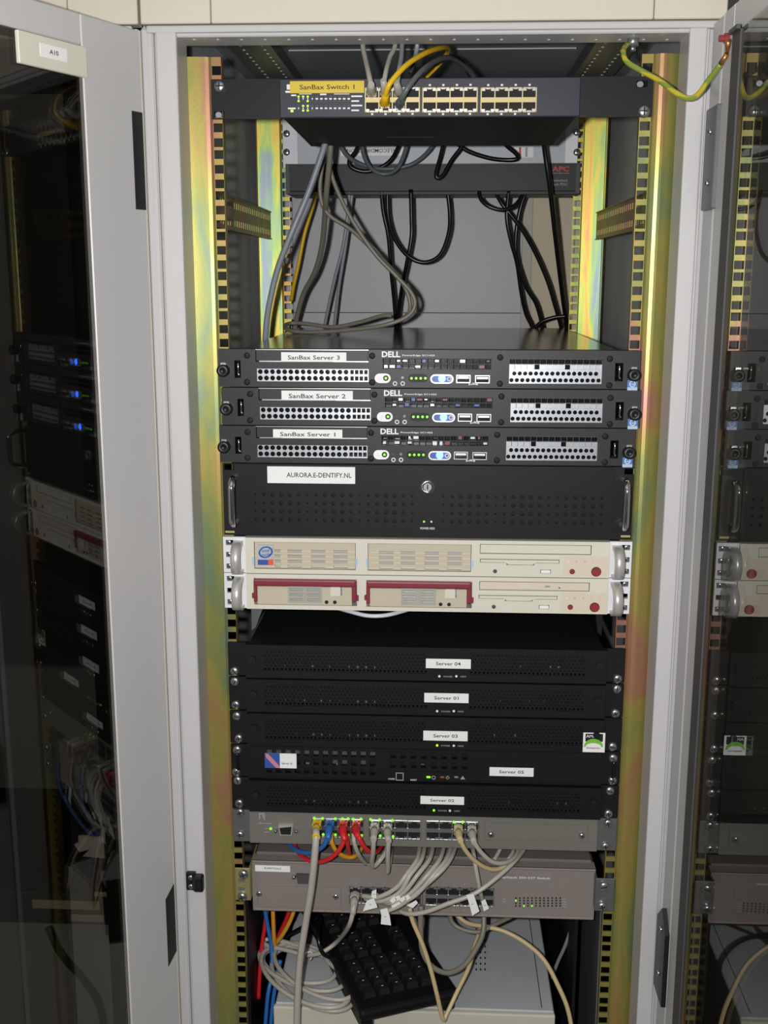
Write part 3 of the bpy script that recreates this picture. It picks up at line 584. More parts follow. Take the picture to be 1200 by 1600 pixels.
    for u, v in ((350,578.5),(989.5,585.5)):
        c = g(u, v); m = MB()
        prof = [(7.2,0),(7.2,9),(6.2,10.5),(3,10.5),(2.6,9.6),(.01,9.6)]; k = 18
        m.add([(c[0]+r*math.cos(2*math.pi*i/k), yf-h, c[1]+r*math.sin(2*math.pi*i/k)) for r, h in prof for i in range(k)], [(j*k+i, j*k+(i+1) % k, (j+1)*k+(i+1) % k, (j+1)*k+i) for j in range(len(prof)-1) for i in range(k)], 0, True)
        o = m.build('thumbscrew', 'rubber', t); MB().box(c[0]-3, c[0]+3, yf-5, yf+1, c[1]+6.5, c[1]+9).build('shank', 'steel', o)
    a = q(980.5,594,995.5,610); o = MB().box(a[0], a[1], yf-.4, yf, a[2], a[3]).build('badge', 'sticker_blue', t); MB().box(a[0], a[1], yf-.6, yf-.3, a[2], a[2]+3.6).build('badge_base', 'sticker_pale', o)
    c = ((a[0]+a[1])/2, (a[2]+a[3])/2+1.5); m = MB(); m.ring(c[0], c[1], 2.6, 3.6, yf-.65, yf-.3, 14); m.build('badge_ring', 'text_white', o); text(o, 'intel', c[0], yf-.7, c[1], 2, 'text_white', 4)
slim_server(3, 0, 0, (439,550.5,541,567), 'slim black server labelled SanBax Server 3, top of three')
slim_server(2, 2.5, -44.45, (435,550,547.5,567.5), 'slim black server labelled SanBax Server 2, middle of three')
slim_server(1, -1.5, -88.9, (426,551,536,567), 'slim black server labelled SanBax Server 1, bottom of three')
# ================================================================ two-unit black server with chrome handles
def big_server():
    z0, z1 = -5*U+1, -3*U-1; yf = -5
    t = thing('rack_server', 'tall black server with chrome handles, keyed lock and AURORA.E-DENTIFY.NL label', 'server', (0, 250, z0))
    MB().box(-216, 216, 2, 500, z0, z1).build('chassis', 'black_matte', t)
    for s_, u, v in ((-1, 358, 730), (1, 984, 737)):
        p = P(u, v, -3); MB().panel(min(s_*218, s_*241.5), max(s_*218, s_*241.5), z0, z1, -2.4, 2, [(p.x-6, p.x+6, p.z-3.6, p.z+3.6)]).build('rack_ear', 'black', t)
    
    xl = [P(u, 800, yf).x for u in (393, 651, 686, 946)]; zz = P(520, 767, yf).z, P(520, 819, yf).z
    hl = (xl[0], xl[1], zz[1], zz[0]); hr = (xl[2], xl[3], zz[1], zz[0])
    m = MB(); m.panel(-217.5, 217.5, z0, z1, yf, 0, [hl, hr]); m.build('front_panel', 'black', t)
    f = lambda i, j: 1.3+1.5*abs(math.cos(math.pi*(i-3)/6.2))
    for h in (hl, hr):
        m = MB(); m.perf(h[0], h[1], h[2], h[3], 19, 4, f, yf, 3); m.build('vent_panel', 'black', t)
    label_text(t, (417.5,728.5,555,756), yf, 'AURORA.E-DENTIFY.NL', .74, .29, 'text_black', 'paper', .09)
    p = P(668, 760.5, yf); m = MB(); m.ring(p.x, p.z, 4.6, 8, yf-3, yf+.1).build('lock_ring', 'chrome', t); o = MB().disc(p.x, p.z, 4.7, yf-2.2, yf).build('lock_core', 'steel', t); MB().box(p.x-.7, p.x+.7, yf-2.6, yf-2, p.z-3, p.z+3).build('keyway', 'dark', o)
    for u, c in ((662.5,'led_green'),(674,'text_white')): p = P(u, 815, yf); MB().disc(p.x, p.z, 1.2, yf-.6, yf, 8).build('indicator', c, t)
    p = P(668, 825.5, yf); text(t, 'POWER HDD', p.x, yf-.3, p.z, 2.6, 'text_white', 17)
    for u, va, vb in ((362.5, 747, 826), (978.5, 752, 832)):
        a = P(u, va, -30); b = P(u, vb, -30); x = (a.x+b.x)/2
        m = MB(); m.tube([(x,-2,a.z-3),(x,-20,a.z-3),(x,-30,a.z-8),(x,-32,a.z-18),(x,-32,b.z+18),(x,-30,b.z+8),(x,-20,b.z+3),(x,-2,b.z+3)], 4, 10); m.build('handle', 'chrome', t)
    for u, v in ((360,831),(978,838)): p = P(u, v, -3); MB().box(p.x-6, p.x+5, -3.2, -2, p.z-1.2, p.z+1.2).build('ear_slot', 'brass', t)
big_server()
# ================================================================ two cream servers
def cream_server(k, z1, label):
    z0 = z1-43.6; yf = -8
    t = thing('rack_server', label, 'server', (0, 250, z0), 'cream servers')
    MB().box(-214, 214, 2, 500, z0+.5, z1-.5).build('chassis', 'alu', t)
    xa, xb = P(384.5, 900, yf).x, P(951, 905, yf).x
    def q(*a): return r4(*a, yf)
    dv = 0 if k == 0 else 0
    if k == 0: bays = [q(396.5,846.5,556,891), q(574.5,849,736,894)]; cd_ = q(750,850,924,867.5); fl = q(751,874,873,879.5)
    else: bays = [q(396.5,903,558,947), q(572.5,906,737,950.5)]; cd_ = q(749,908,921,924.5); fl = q(749,930.5,870,936)
    m = MB(); wf = fl[1]-fl[0]; pe_ = P(852.5 if k == 0 else 850, 893 if k == 0 else 948.5, yf)
    m.panel(xa, xb, z0, z1, yf, 3, bays+[cd_, (fl[0]-.8, fl[1]+.8, fl[2]-.8, fl[3]+.8), (fl[0]+wf*.33, fl[0]+wf*.69, fl[2]-3.4, fl[2]), (pe_.x-6.2, pe_.x+6.2, pe_.z-2.4, pe_.z+2.4)]); m.build('bezel', 'cream', t)
    for i, b in enumerate(bays):
        if k == 0:
            cols = 4; hs = []; ph = b[3]-b[2]
            for c in range(4):
                w = (b[1]-b[0]); x = b[0]+w*((.20, .33, .56, .78)[c] if i == 0 else (.11, .32, .55, .77)[c])
                for r in range(4):
                    z = b[3]-ph*(.32+.19*r); hs.append((x, x+w*((.06 if c == 0 and i == 0 else .14)), z-ph*.055, z+ph*.04))
            m = MB(); m.panel(b[0]+.7, b[1]-.7, b[2]+1, b[3]-.6, yf+1.5, yf+4, hs); o = m.build('vent_cover', 'tan', t)
            m = MB()
            for r in range(4):
                z = b[3]-ph*(.34+.19*r); m.box(b[0]+.8, b[1]-.8, yf+1.1, yf+1.6, z-.35, z+.35)
            m.build('vent_ridge', 'cream_warm', o); MB().box(b[0]+1, b[1]-1, yf+4.4, yf+7, b[2]+ph*.16, b[3]-2).build('inner_shield', 'silver', o)
            for x in (b[0]-1, b[1]+1): MB().box(x-1.3, x+1.3, yf-1.2, yf+1, b[2]+ph*.16, b[2]+ph*.45).build('release_tab', 'sticker_pale', o)
        else:
            w = b[1]-b[0]; h = b[3]-b[2]
        
            hs = []
            gx = b[0]+w*.33
            for c in range(2):
                for r in range(3): hs.append((gx+c*w*.17+w*.02, gx+c*w*.17+w*.145, b[2]+h*(.18+.19*r), b[2]+h*(.27+.19*r)))
            m = MB(); m.panel(b[0]+w*.035, b[1]-w*.05, b[2]+1, b[3]-h*.3, yf-1, yf+5, hs+[(b[0]+w*.845, b[0]+w*.857, b[2]+h*.4, b[2]+h*.7)]); o = m.build('drive_tray', 'tan', t)
            m = MB(); m.panel(gx, gx+w*.33, b[2]+h*.1, b[2]+h*.72, yf-1.8, yf-.9, hs); m.build('tray_vent', 'beam', o); MB().box(gx, gx+w*.34, yf+1.5, yf+4, b[2]+2, b[3]-8).build('tray_shield', 'silver', o)
            m = MB(); m.bbox(b[0]+w*.0, b[1]-w*.005, yf-5, yf+1, b[3]-h*.27, b[3]-.3, 2.2, 0, 2); m.bbox(b[0], b[0]+w*.035, yf-4, yf+1, b[2]+h*.12, b[3]-h*.2, 1); m.bbox(b[1]-w*.05, b[1]-w*.005, yf-4, yf+1, b[2]+h*.2, b[3]-h*.2, 1)
            m.bbox(b[0]-2.4, b[0]+2, yf-2.5, yf+1, b[2]+h*.25, b[2]+h*.45, .8); m.bbox(b[1]-2.5, b[1]+2, yf-2.5, yf+1, b[2]+h*.2, b[2]+h*.42, .8); m.build('tray_handle', 'burgundy', o)
            x = b[0]+w*.745; m = MB(); m.rrect(x, x+w*.095, b[2]+h*.38, b[2]+h*.72, yf-2.4, yf-.9, 1.2); m.build('tray_latch', 'cream', o)
            for fx in (.705, .785): MB().disc(b[0]+w*fx, b[2]+h*.14, 2.3, yf-1.4, yf-.9, 12).build('indicator', 'dark', o)
            MB().box(b[1]-w*.045, b[1]-1, yf-1.5, yf+1, b[2]+1, b[2]+h*.16).build('tray_spring', 'steel', o)
    o = MB().box(cd_[0]+.9, cd_[1]-.9, yf+1.2 if k == 0 else yf+.4, yf+5, cd_[2]+.9, cd_[3]-.9).build('drive_blank' if k == 0 else 'optical_drive', 'cream' if k == 0 else 'cream_warm', t)

    if k:
        x = cd_[0]+(cd_[1]-cd_[0])*.425; zc = (cd_[2]+cd_[3])/2; MB().rrect(x-7, x+7, zc-2, zc+2.2, yf-.8, yf+.5, 1.6).build('eject_button', 'cream', o); x = cd_[0]+(cd_[1]-cd_[0])*.62; MB().box(x-3, x+3, yf+.1, yf+.5, zc-1, zc+1).build('drive_lamp', 'text_grey', o); MB().disc(x+14, zc-1.5, .9, yf+.1, yf+.5, 8).build('eject_hole', 'dark', o)
    w = fl[1]-fl[0]; zf = fl[3]; m = MB(); m.box(fl[0]-4, fl[1]+4, yf-.7, yf+.1, zf+2.6, zf+3.6)
    m.prism([(fl[0],zf),(fl[1],zf),(fl[1],fl[2]),(fl[0]+w*.71,fl[2]),(fl[0]+w*.66,fl[2]-2.6),(fl[0]+w*.36,fl[2]-2.6),(fl[0]+w*.31,fl[2]),(fl[0],fl[2])], yf-1.1, yf+10.5); m.build('floppy_drive', 'cream', t)
    MB().box(fl[0]+1, fl[1]-1, yf-1.15, yf-.9, fl[2]+.2, fl[2]+.7).build('floppy_slot', 'cream', t)
    v0 = 893 if k == 0 else 948.5
    p = P(773.5 if k == 0 else 771.5, v0-.5, yf); MB().disc(p.x, p.z, 2.4, yf-.7, yf).build('screw_hole', 'gasket', t)
    p = P(852.5 if k == 0 else 850, v0, yf); MB().rrect(p.x-5.5, p.x+5.5, p.z-1.8, p.z+1.8, yf-1, yf+10.5, 1).build('eject_button', 'paper', t)
    a = q(881,869,948,901) if k == 0 else q(878,926,947,957); MB().box(a[0], a[1], yf-.3, yf+.1, z0+2, a[3]).build('control_panel', 'cream_warm', t)
    p = P(894 if k == 0 else 891, v0, yf); MB().disc(p.x, p.z, 2.7, yf-1.2, yf).build('reset_button', 'red_button', t); MB().ring(p.x, p.z, 2.7, 3.2, yf-.8, yf).build('button_outline', 'text_black', t)  # black ring painted in for the shadow gap around the reset button
    p = P(931.5 if k == 0 else 929, v0+.3, yf); MB().disc(p.x, p.z, 5.2, yf-1.8, yf).build('power_button', 'red_button', t); MB().ring(p.x, p.z, 5.2, 5.9, yf-.8, yf).build('button_outline', 'text_black', t)  # gap shade around the power button, also painted as a black ring
    for i in range(5):
        p = P((888 if k == 0 else 885)+i*13, (877 if k == 0 else 934), yf); m = MB()
        if i in (1, 2): m.prism([(p.x-1.6,p.z-1.4),(p.x+1.6,p.z-1.4),(p.x,p.z+1.8)], yf-.5, yf)
        else: m.disc(p.x, p.z, .7, yf-.5, yf, 8)
        m.build('panel_icon', 'tan' if i else 'white', t)
    if k == 0:
        a = q(402.5,851,427,882.5); o = MB().box(a[0], a[1], yf-1, yf+1.6, a[2], a[3]).build('badge', 'sticker_grey', t); h = a[3]-a[2]
        m = MB(); cx, cz = (a[0]+a[1])/2+.5, a[2]+h*.64; n = 22
        m.add([(cx+r*8.6*math.cos(2*math.pi*i/n)*(1+.0*i), yf-1.3, cz+r*7.2*math.sin(2*math.pi*i/n)+.14*r*8*math.cos(2*math.pi*i/n)) for r in (1, .76) for i in range(n)], [(i, (i+1) % n, n+(i+1) % n, n+i) for i in range(n)]); m.build('badge_swirl', 'sticker_navy', o)
        text(o, 'intel', cx, yf-1.3, cz+2, 4, 'sticker_navy', 9, rot=.12); text(o, 'inside', cx+.3, yf-1.3, cz-2.8, 3.6, 'sticker_navy', 11, rot=.12)
        MB().box(a[0], a[0]+(a[1]-a[0])*.68, yf-1.3, yf-.9, a[2], a[2]+h*.26).build('badge_bar', 'sticker_navy', o); MB().box(a[0]+(a[1]-a[0])*.68, a[1], yf-1.4, yf-.9, a[2], a[2]+h*.28).build('badge_square', 'sticker_orange', o)
    for s, xi in ((-1, xa), (1, xb)):
        xo = s*243; hs = []
        slots = [z0+(z1-z0)*f for f in (.17, .5, .84)]; xm = xi+(xo-xi)*.55
        for z in slots: hs.append((min(xm, xm+s*9), max(xm, xm+s*9.5), z-3.2, z+3.2))
        m = MB(); m.panel(min(xi, xo), max(xi, xo), z0, z1, -5, 0, hs); o = m.build('rack_ear', 'white_metal', t)
        for j, z in enumerate(slots):
            if j != 1 or k == 0: inst('screw', SMALL, o, (xm+s*5.5, -3, z), (0, j, 0))

        m = MB(); xh = xi+s*8.5; w = 5.5
        zm = (z0+z1)/2-2; hh_ = (z1-z0)/2-2; K = 16
        pts = [(-4-30*math.sin(math.pi*i/K)**.6, zm+hh_*math.cos(math.pi*i/K)) for i in range(K+1)]
        inn = [(-4-25*math.sin(math.pi*i/K)**.6, zm+(hh_-4.5)*math.cos(math.pi*i/K)) for i in range(K+1)]
        n = len(pts); vs_ = [(xh+d, y, z) for d in (-w, w) for y, z in pts+inn]
        fs = []
        for i in range(n-1):
            fs += [(i, i+1, n+i+1, n+i), (2*n+n+i, 2*n+n+i+1, 2*n+i+1, 2*n+i), (i, 2*n+i, 2*n+i+1, i+1), (n+i, n+i+1, 3*n+i+1, 3*n+i)]
        m.add(vs_, fs, 0, False); m.sm = [i % 4 > 1 for i in range(len(fs))]; m.build('handle', 'alu', t)
cream_server(0, -5*U-1, 'cream server with slotted vent covers and a blue swirl badge')
cream_server(1, -6*U-1.2, 'cream server with two burgundy-handled drive trays')
o = MB().tube(pp((520,948,30),(545,955,10),(575,962,0),(605,961,2),(640,952,20)), 2.6).build('network_cable', 'cable_white'); tag(o, 'white cable sagging below the burgundy-handled cream server', 'cable')
for s in (-1, 1):
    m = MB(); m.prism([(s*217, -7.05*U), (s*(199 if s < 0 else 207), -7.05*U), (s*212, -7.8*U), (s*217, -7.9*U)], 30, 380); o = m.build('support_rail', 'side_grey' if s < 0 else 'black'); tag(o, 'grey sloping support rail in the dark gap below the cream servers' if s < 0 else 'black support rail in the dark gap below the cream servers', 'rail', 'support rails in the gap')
# ================================================================ four thin black servers and the one with square vents
def thin_server(name, k, lab, led, pw, scr, label, badge=False):
    z1 = -(8+k)*U-.8; z0 = z1-42.6; yf = -9
    t = thing('rack_server', label, 'server', (0, 240, z0), 'thin black servers')
    MB().box(-215, 215, 2, 480, z0+.4, z1-.3).build('chassis', 'black_matte', t)
    ears(t, 217, 241.5, z0, z1, 'black_soft')
    h = z1-z0; hl = (-197, 4, z0+h*.22, z1-h*.17); hr = (54, 194, z0+h*.22, z1-h*.17)
    m = MB(); m.panel(-219, 219, z0, z1, yf, 2, [hl, hr]); m.build('bezel', 'black_soft', t)

    m = MB(); m.box(-218.5, 218.5, yf-.8, yf+1, z1-1.2, z1); m.build('top_lip', 'black', t)
    for hh, nx in ((hl, 40), (hr, 28)):
        m = MB(); m.perf(hh[0], hh[1], hh[2], hh[3], nx, 6, 1.55, yf+.6, 1.4, stagger=True); o = m.build('vent_mesh', 'black_soft', t)
        MB().box(hh[0], hh[1], yf-.5, yf+.5, hh[2]-.8, hh[2]).build('vent_edge', 'black', o)
    m = MB(); rnd = random.Random(name)
    for i in range(12):
        if rnd.random() < .8: x = -170+i*11; m.box(x-1.5, x+1.5, yf+2.4, yf+3.4, hl[2]+h*.1, hl[2]+h*.21)
    for i in range(4): x = 80+rnd.random()*100; m.box(x-.9, x+.9, yf+2.4, yf+3.4, hr[2]+h*.2, hr[2]+h*.3)
    m.build('fan_clip', 'steel', t, kind='stuff')
    o = label_text(t, lab, yf, name, .55, .36)
    for (u, v), c in zip(led, ('led_lime' if pw == 2 else ('led_green' if pw else 'text_white'), 'text_white')): p = P(u, v, yf); MB().disc(p.x, p.z, 1.5, yf-.6, yf, 10).build('indicator', c, t)
    p = P(led[0][0]+13.5, led[0][1]+.6, yf); text(t, 'POWER', p.x, yf-.3, p.z, 2, 'text_grey', 11); p = P(led[1][0]+11, led[1][1]+.6, yf); text(t, 'HDD', p.x, yf-.3, p.z, 2, 'text_grey', 7)
    for s in (-1, 1):
        x = s*210; zc = z0+h*.56; m = MB(); m.disc(x, zc, 4.2, yf-4, yf+.5, 14); o = m.build('thumbscrew', 'rubber', t)
    screws(t, scr)
    if badge:
        sp = (911.5,1144.5,944.5,1175.5); y = yf-.2; o, a = sticker(t, sp, y, 'paper', 'badge', .5); w = a[1]-a[0]; hh = a[3]-a[2]; y -= .6
        MB().box(a[0]+w*.1, a[1]-w*.1, y, y+.2, a[3]-hh*.45, a[3]-hh*.05).build('badge_field', 'text_black', o)
        cx, cz = a[0]+w*.48, a[2]+hh*.28; n = 14; m = MB()
        m.add([(cx+rx*math.cos(math.pi*i/n), y-.25, cz+rz*math.sin(math.pi*i/n)) for rx, rz in ((w*.44, hh*.42), (w*.36, hh*.20)) for i in range(n+1)], [(i, i+1, n+2+i, n+1+i) for i in range(n)]); m.build('badge_arc', 'sticker_green', o)
        m = MB(); m.add([(cx, y-.2, cz)]+[(cx+w*.37*math.cos(math.pi*i/n), y-.2, cz+hh*.21*math.sin(math.pi*i/n)) for i in range(n+1)], [(0, i+1, i+2) for i in range(n)]); m.build('badge_dome', 'paper', o)
        text(o, 'AMD', a[0]+w*.36, y-.3, a[3]-hh*.17, hh*.14, 'text_white', w*.46); text(o, 'Sempron', a[0]+w*.47, y-.4, a[2]+hh*.22, hh*.12, 'text_black', w*.62)
thin_server('Server 04', 0, (665.5,1029,735.5,1045), ((686.5,1056.5),(713,1056.5)), 0, ((366.5,1049),(965,1061)), 'thin black perforated server labelled Server 04, its black lid exposed')
thin_server('Server 01', 1, (663,1082.5,732,1098.5), ((683,1111),(709,1111)), 0, ((367,1065),(368.5,1101.5),(964,1077),(961.5,1115)), 'thin black perforated server labelled Server 01')
thin_server('Server 03', 2, (661.5,1141.5,730.5,1158), ((683,1164.5),(709,1165)), 2, ((370,1119),(373,1154),(957,1167)), 'thin black server labelled Server 03 with a green and white badge', True)
thin_server('Server 02', 4, (657,1243.5,725,1257.5), ((678,1266),(703,1266.5)), 1, ((371.5,1220),(374,1255.5),(953,1236),(950.5,1272)), 'thin black perforated server labelled Server 02, above the grey switches')
def vent_server():
    z1 = -11*U-.8; z0 = z1-42.6; yf = -6
    t = thing('rack_server', 'thin black server labelled Server 05 with rows of square vents', 'server', (0, 240, z0), 'thin black servers')
    MB().box(-215, 215, 2, 480, z0+.4, z1-.3).build('chassis', 'black_matte', t); ears(t, 217, 241.5, z0, z1, 'black_soft')
    xs = [P(u, 1190, yf).x for u in (413, 589, 606, 734)]; zt = P(500, 1171, yf).z; zb = P(500, 1212, yf).z; zt2 = P(660, 1173, yf).z; zb2 = P(660, 1203, yf).z
    hs = []; n = 12; w = (xs[1]-xs[0])/n
    for i in range(n):
        for j in range(3): hs.append((xs[0]+i*w+w*.25, xs[0]+i*w+w*.82, zb+(zt-zb)*(j+.2)/3, zb+(zt-zb)*(j+.85)/3))
    n2 = 8; w2 = (xs[3]-xs[2])/n2
    for i in range(n2):
        for j in range(2): hs.append((xs[2]+i*w2+w2*.25, xs[2]+i*w2+w2*.8, zb2+(zt2-zb2)*(j+.15)/2, zb2+(zt2-zb2)*(j+.8)/2))
    m = MB(); m.panel(-219, 219, z0, z1, yf, 2, hs); m.build('bezel', 'black_soft', t)

    m = MB(); rnd = random.Random(3)
    for i in range(n):
        x = xs[0]+i*w+w*.53; z = zb+(zt-zb)*.86; m.box(x-w*.28, x+w*.28, -1.5, 0, z-3.6, z+2.5)
        if i in (7, 8, 10): z = zb+(zt-zb)*.5; m.box(x-w*.26, x+w*.26, -1.5, 0, z-3, z+3)
    m.build('drive_front', 'gasket', t)
    m = MB()
    for u, v in ((481,1192),(529,1193.5),(660,1194)): p = P(u, v, -2); m.box(p.x-2.5, p.x+2.5, -2.4, -1.4, p.z-.9, p.z+.9)
    m.build('drive_clip', 'chrome', t)
    for u0, u1, v in ((412,586,1214.5),(606,734,1205),(740,925,1221)): a = P(u0, v, yf); b = P(u1, v, yf); MB().box(a.x, b.x, yf-1.2, yf+.1, a.z-.7, a.z+.7).build('bezel_ridge', 'black_soft', t)
    label_text(t, (765,1198.5,833.5,1213.5), yf, 'Server 05', .56, .36)
    o, a = sticker(t, (413.5,1176.5,463.5,1200.5), yf, 'paper', 'badge'); xm = a[0]+(a[1]-a[0])*.475
    b = MB().box(a[0], xm, yf-.5, yf-.3, a[2], a[3]).build('badge_picture', 'sticker_navy', o); h = a[3]-a[2]; w = xm-a[0]
    m = MB(); m.prism([(a[0]+w*.05,a[3]-.3),(a[0]+w*.25,a[3]-h*.06),(xm,a[2]+h*.12),(xm,a[2]+.2),(a[0]+w*.75,a[2]+.2),(a[0]+w*.1,a[3]-h*.3)], yf-.75, yf-.5); m.build('badge_streak', 'sticker_pink', o)
    text(o, 'Server X', (xm+a[1])/2-1.5, yf-.6, a[2]+h*.33, 2.6, 'text_black', 13.5)
    a = r4(618.5,1207,630.5,1219.5,yf); m = MB(); m.panel(*a, yf-.5, yf, [(a[0]+1, a[1]-1, a[2]+1, a[3]-1)]); m.build('power_button', 'text_grey', t)
    p = P(612, 1217, yf); text(t, 'POWER', p.x, yf-.3, p.z, 1.9, 'text_white', 8); p = P(646.5, 1218.5, yf); text(t, 'RESET', p.x, yf-.3, p.z, 1.9, 'text_white', 8)
    for u, c in ((669.5,'led_green'),(691,'led_amber'),(713,'led_off')): p = P(u, 1214, yf); MB().pill(p.x-2.6, p.x+2.6, p.z-1.2, p.z+1.2, yf-.7, yf).build('indicator', c, t)
    p = P(677.5, 1215, yf); MB().ring(p.x, p.z, 1.7, 2.6, yf-.3, yf, 12).build('icon', 'text_grey', t)
    p = P(699.5, 1215, yf); MB().ring(p.x, p.z, 1.7, 2.6, yf-.3, yf, 4).build('icon', 'text_grey', t)
    p = P(723, 1215, yf); MB().prism([(p.x-3,p.z-2.2),(p.x+3,p.z-2.2),(p.x,p.z+2.4)], yf-.3, yf).build('icon', 'text_grey', t)
    for s in (-1, 1): MB().tube([(s*231,-2,z1-9),(s*233,-7,z1-13),(s*233,-7,z0+13),(s*231,-2,z0+9)], 1.8, 6).build('handle', 'black_gloss', t)
    screws(t, ((370.5,1172),(369.5,1206.5),(958,1185),(957,1220)))
vent_server()
# ================================================================ olive-grey switch
def grey_switch():
    z1 = -13*U-.8; z0 = z1-43; yf = -4
    t = thing('network_switch', 'olive-grey network switch with coloured patch leads, directly under Server 02', 'network switch', (0, 150, z0))
    xa, xb = P(389, 1290, yf).x, P(934.5, 1300, yf).x
    MB().box(xa+2, xb-2, 0, 300, z0, z1).build('body', 'grey_switch', t); MB().bbox(xa, xb, yf, 1, z0, z1, 1.2).build('faceplate', 'grey_switch', t)
    MB().bbox(-241.5, xa+1, -2.4, 2, z0, z1, .6).build('rack_ear', 'zinc', t); MB().bbox(xb-1, 241.5, -2.4, 2, z0, z1, .6).build('rack_ear', 'zinc', t)
    screws(t, ((375,1270),(375,1305),(950,1287),(946,1323)), me=SCREW)
    for px in ((488,1277.5,568,1309.5), (577,1280,657,1311.5), (666,1281.5,747,1313.5)):
        a = r4(*px, yf); rj_block(t, *a, yf, 4, 'steel')
        m = MB(); m.box(a[0], a[1], yf-1.9, yf-1.2, a[3]-1.5, a[3]-.2); m.build('socket_edge', 'chrome', t)
    for u, v in ((491,1278.5),(504,1279),(524,1279.5),(535,1279.5),(544,1279.5),(552,1280),(564,1280),(579,1280.5),(593,1281),(613,1282),(505,1304),(524,1304.5),(544,1305),(565,1305.5),(594,1306),(614,1307),(709,1284.5),(723,1284.5),(423,1295)):
        p = P(u, v, yf-2); MB().disc(p.x, p.z, 1.7, yf-2.3, yf-1.3, 10).build('indicator', 'led_green', t)
    # module cover
    a = r4(757,1284,918.5,1317,yf); m = MB(); m.panel(a[0], a[1], a[2], a[3], yf-.6, yf+.1, [(a[0]+.7, a[1]-.7, a[2]+.7, a[3]-.7)]); m.build('module_groove', 'grey_switch', t)
    o = MB().bbox(a[0]+.8, a[1]-.8, yf-1, yf+.1, a[2]+.8, a[3]-.8, .5).build('module_cover', 'grey_switch', t)
    MB().box(a[0]+9, a[1]-9, yf-1.8, yf-.8, a[3]-2.8, a[3]-1).box(a[0]+9, a[1]-9, yf-1.8, yf-.8, a[2]+1, a[2]+2.6).build('module_ridge', 'grey_switch', o)
    for u, v in ((767,1303),(909,1304.5)): p = P(u, v, yf-1); inst('screw', SMALL, o, (p.x, yf-1, p.z), (0,.4,0), (1.3,2,1.3))
    # serial socket
    a = r4(435,1289,458,1305,yf-4); o = MB().prism([(a[0],a[3]),(a[1],a[3]),(a[1]-2,a[2]),(a[0]+2,a[2])], yf-5, yf).build('serial_socket', 'alu', t); MB().prism([(a[0]+1.5,a[3]-3.6),(a[1]-1.5,a[3]-1.4),(a[1]-3,a[2]+1.2),(a[0]+3,a[2]+1.2)], yf-5.4, yf-4.9).build('socket_face', 'dark', o)
    for u, v in ((430.5,1298.5),(462.5,1299)): p = P(u, v, yf-3); inst('screw', SMALL, o, (p.x, yf, p.z), (0,0,0), (.8,2.6,.8))
    a = r4(404.5,1270,414,1280.5,yf); m = MB(); m.panel(*a, yf-.3, yf, [(a[0]+1.6, a[1]-1.6, a[2]-1, a[3]-2.6)]); m.box((a[0]+a[1])/2+.4, (a[0]+a[1])/2+1.8, yf-.3, yf, a[2]+3, a[3]-2); m.build('logo', 'text_grey', t)
    m = MB(); p = P(406.5, 1286, yf); m.disc(p.x, p.z, 1.3, yf-.3, yf, 8); q0 = P(409, 1286.3, yf); m.box(q0.x, q0.x+13, yf-.25, yf, q0.z-.5, q0.z+.5); q0 = P(413, 1300, yf); m.box(q0.x, q0.x+6, yf-.25, yf, q0.z-.5, q0.z+.5); q0 = P(414, 1294.5, yf); m.box(q0.x, q0.x+5, yf-.25, yf, q0.z-.5, q0.z+.5); m.build('panel_print', 'text_grey', t)
    MB().box(xa+1, xb-1, yf-.5, yf+1, z0-.2, z0+1.2).build('bottom_lip', 'grey_switch', t)
grey_switch()
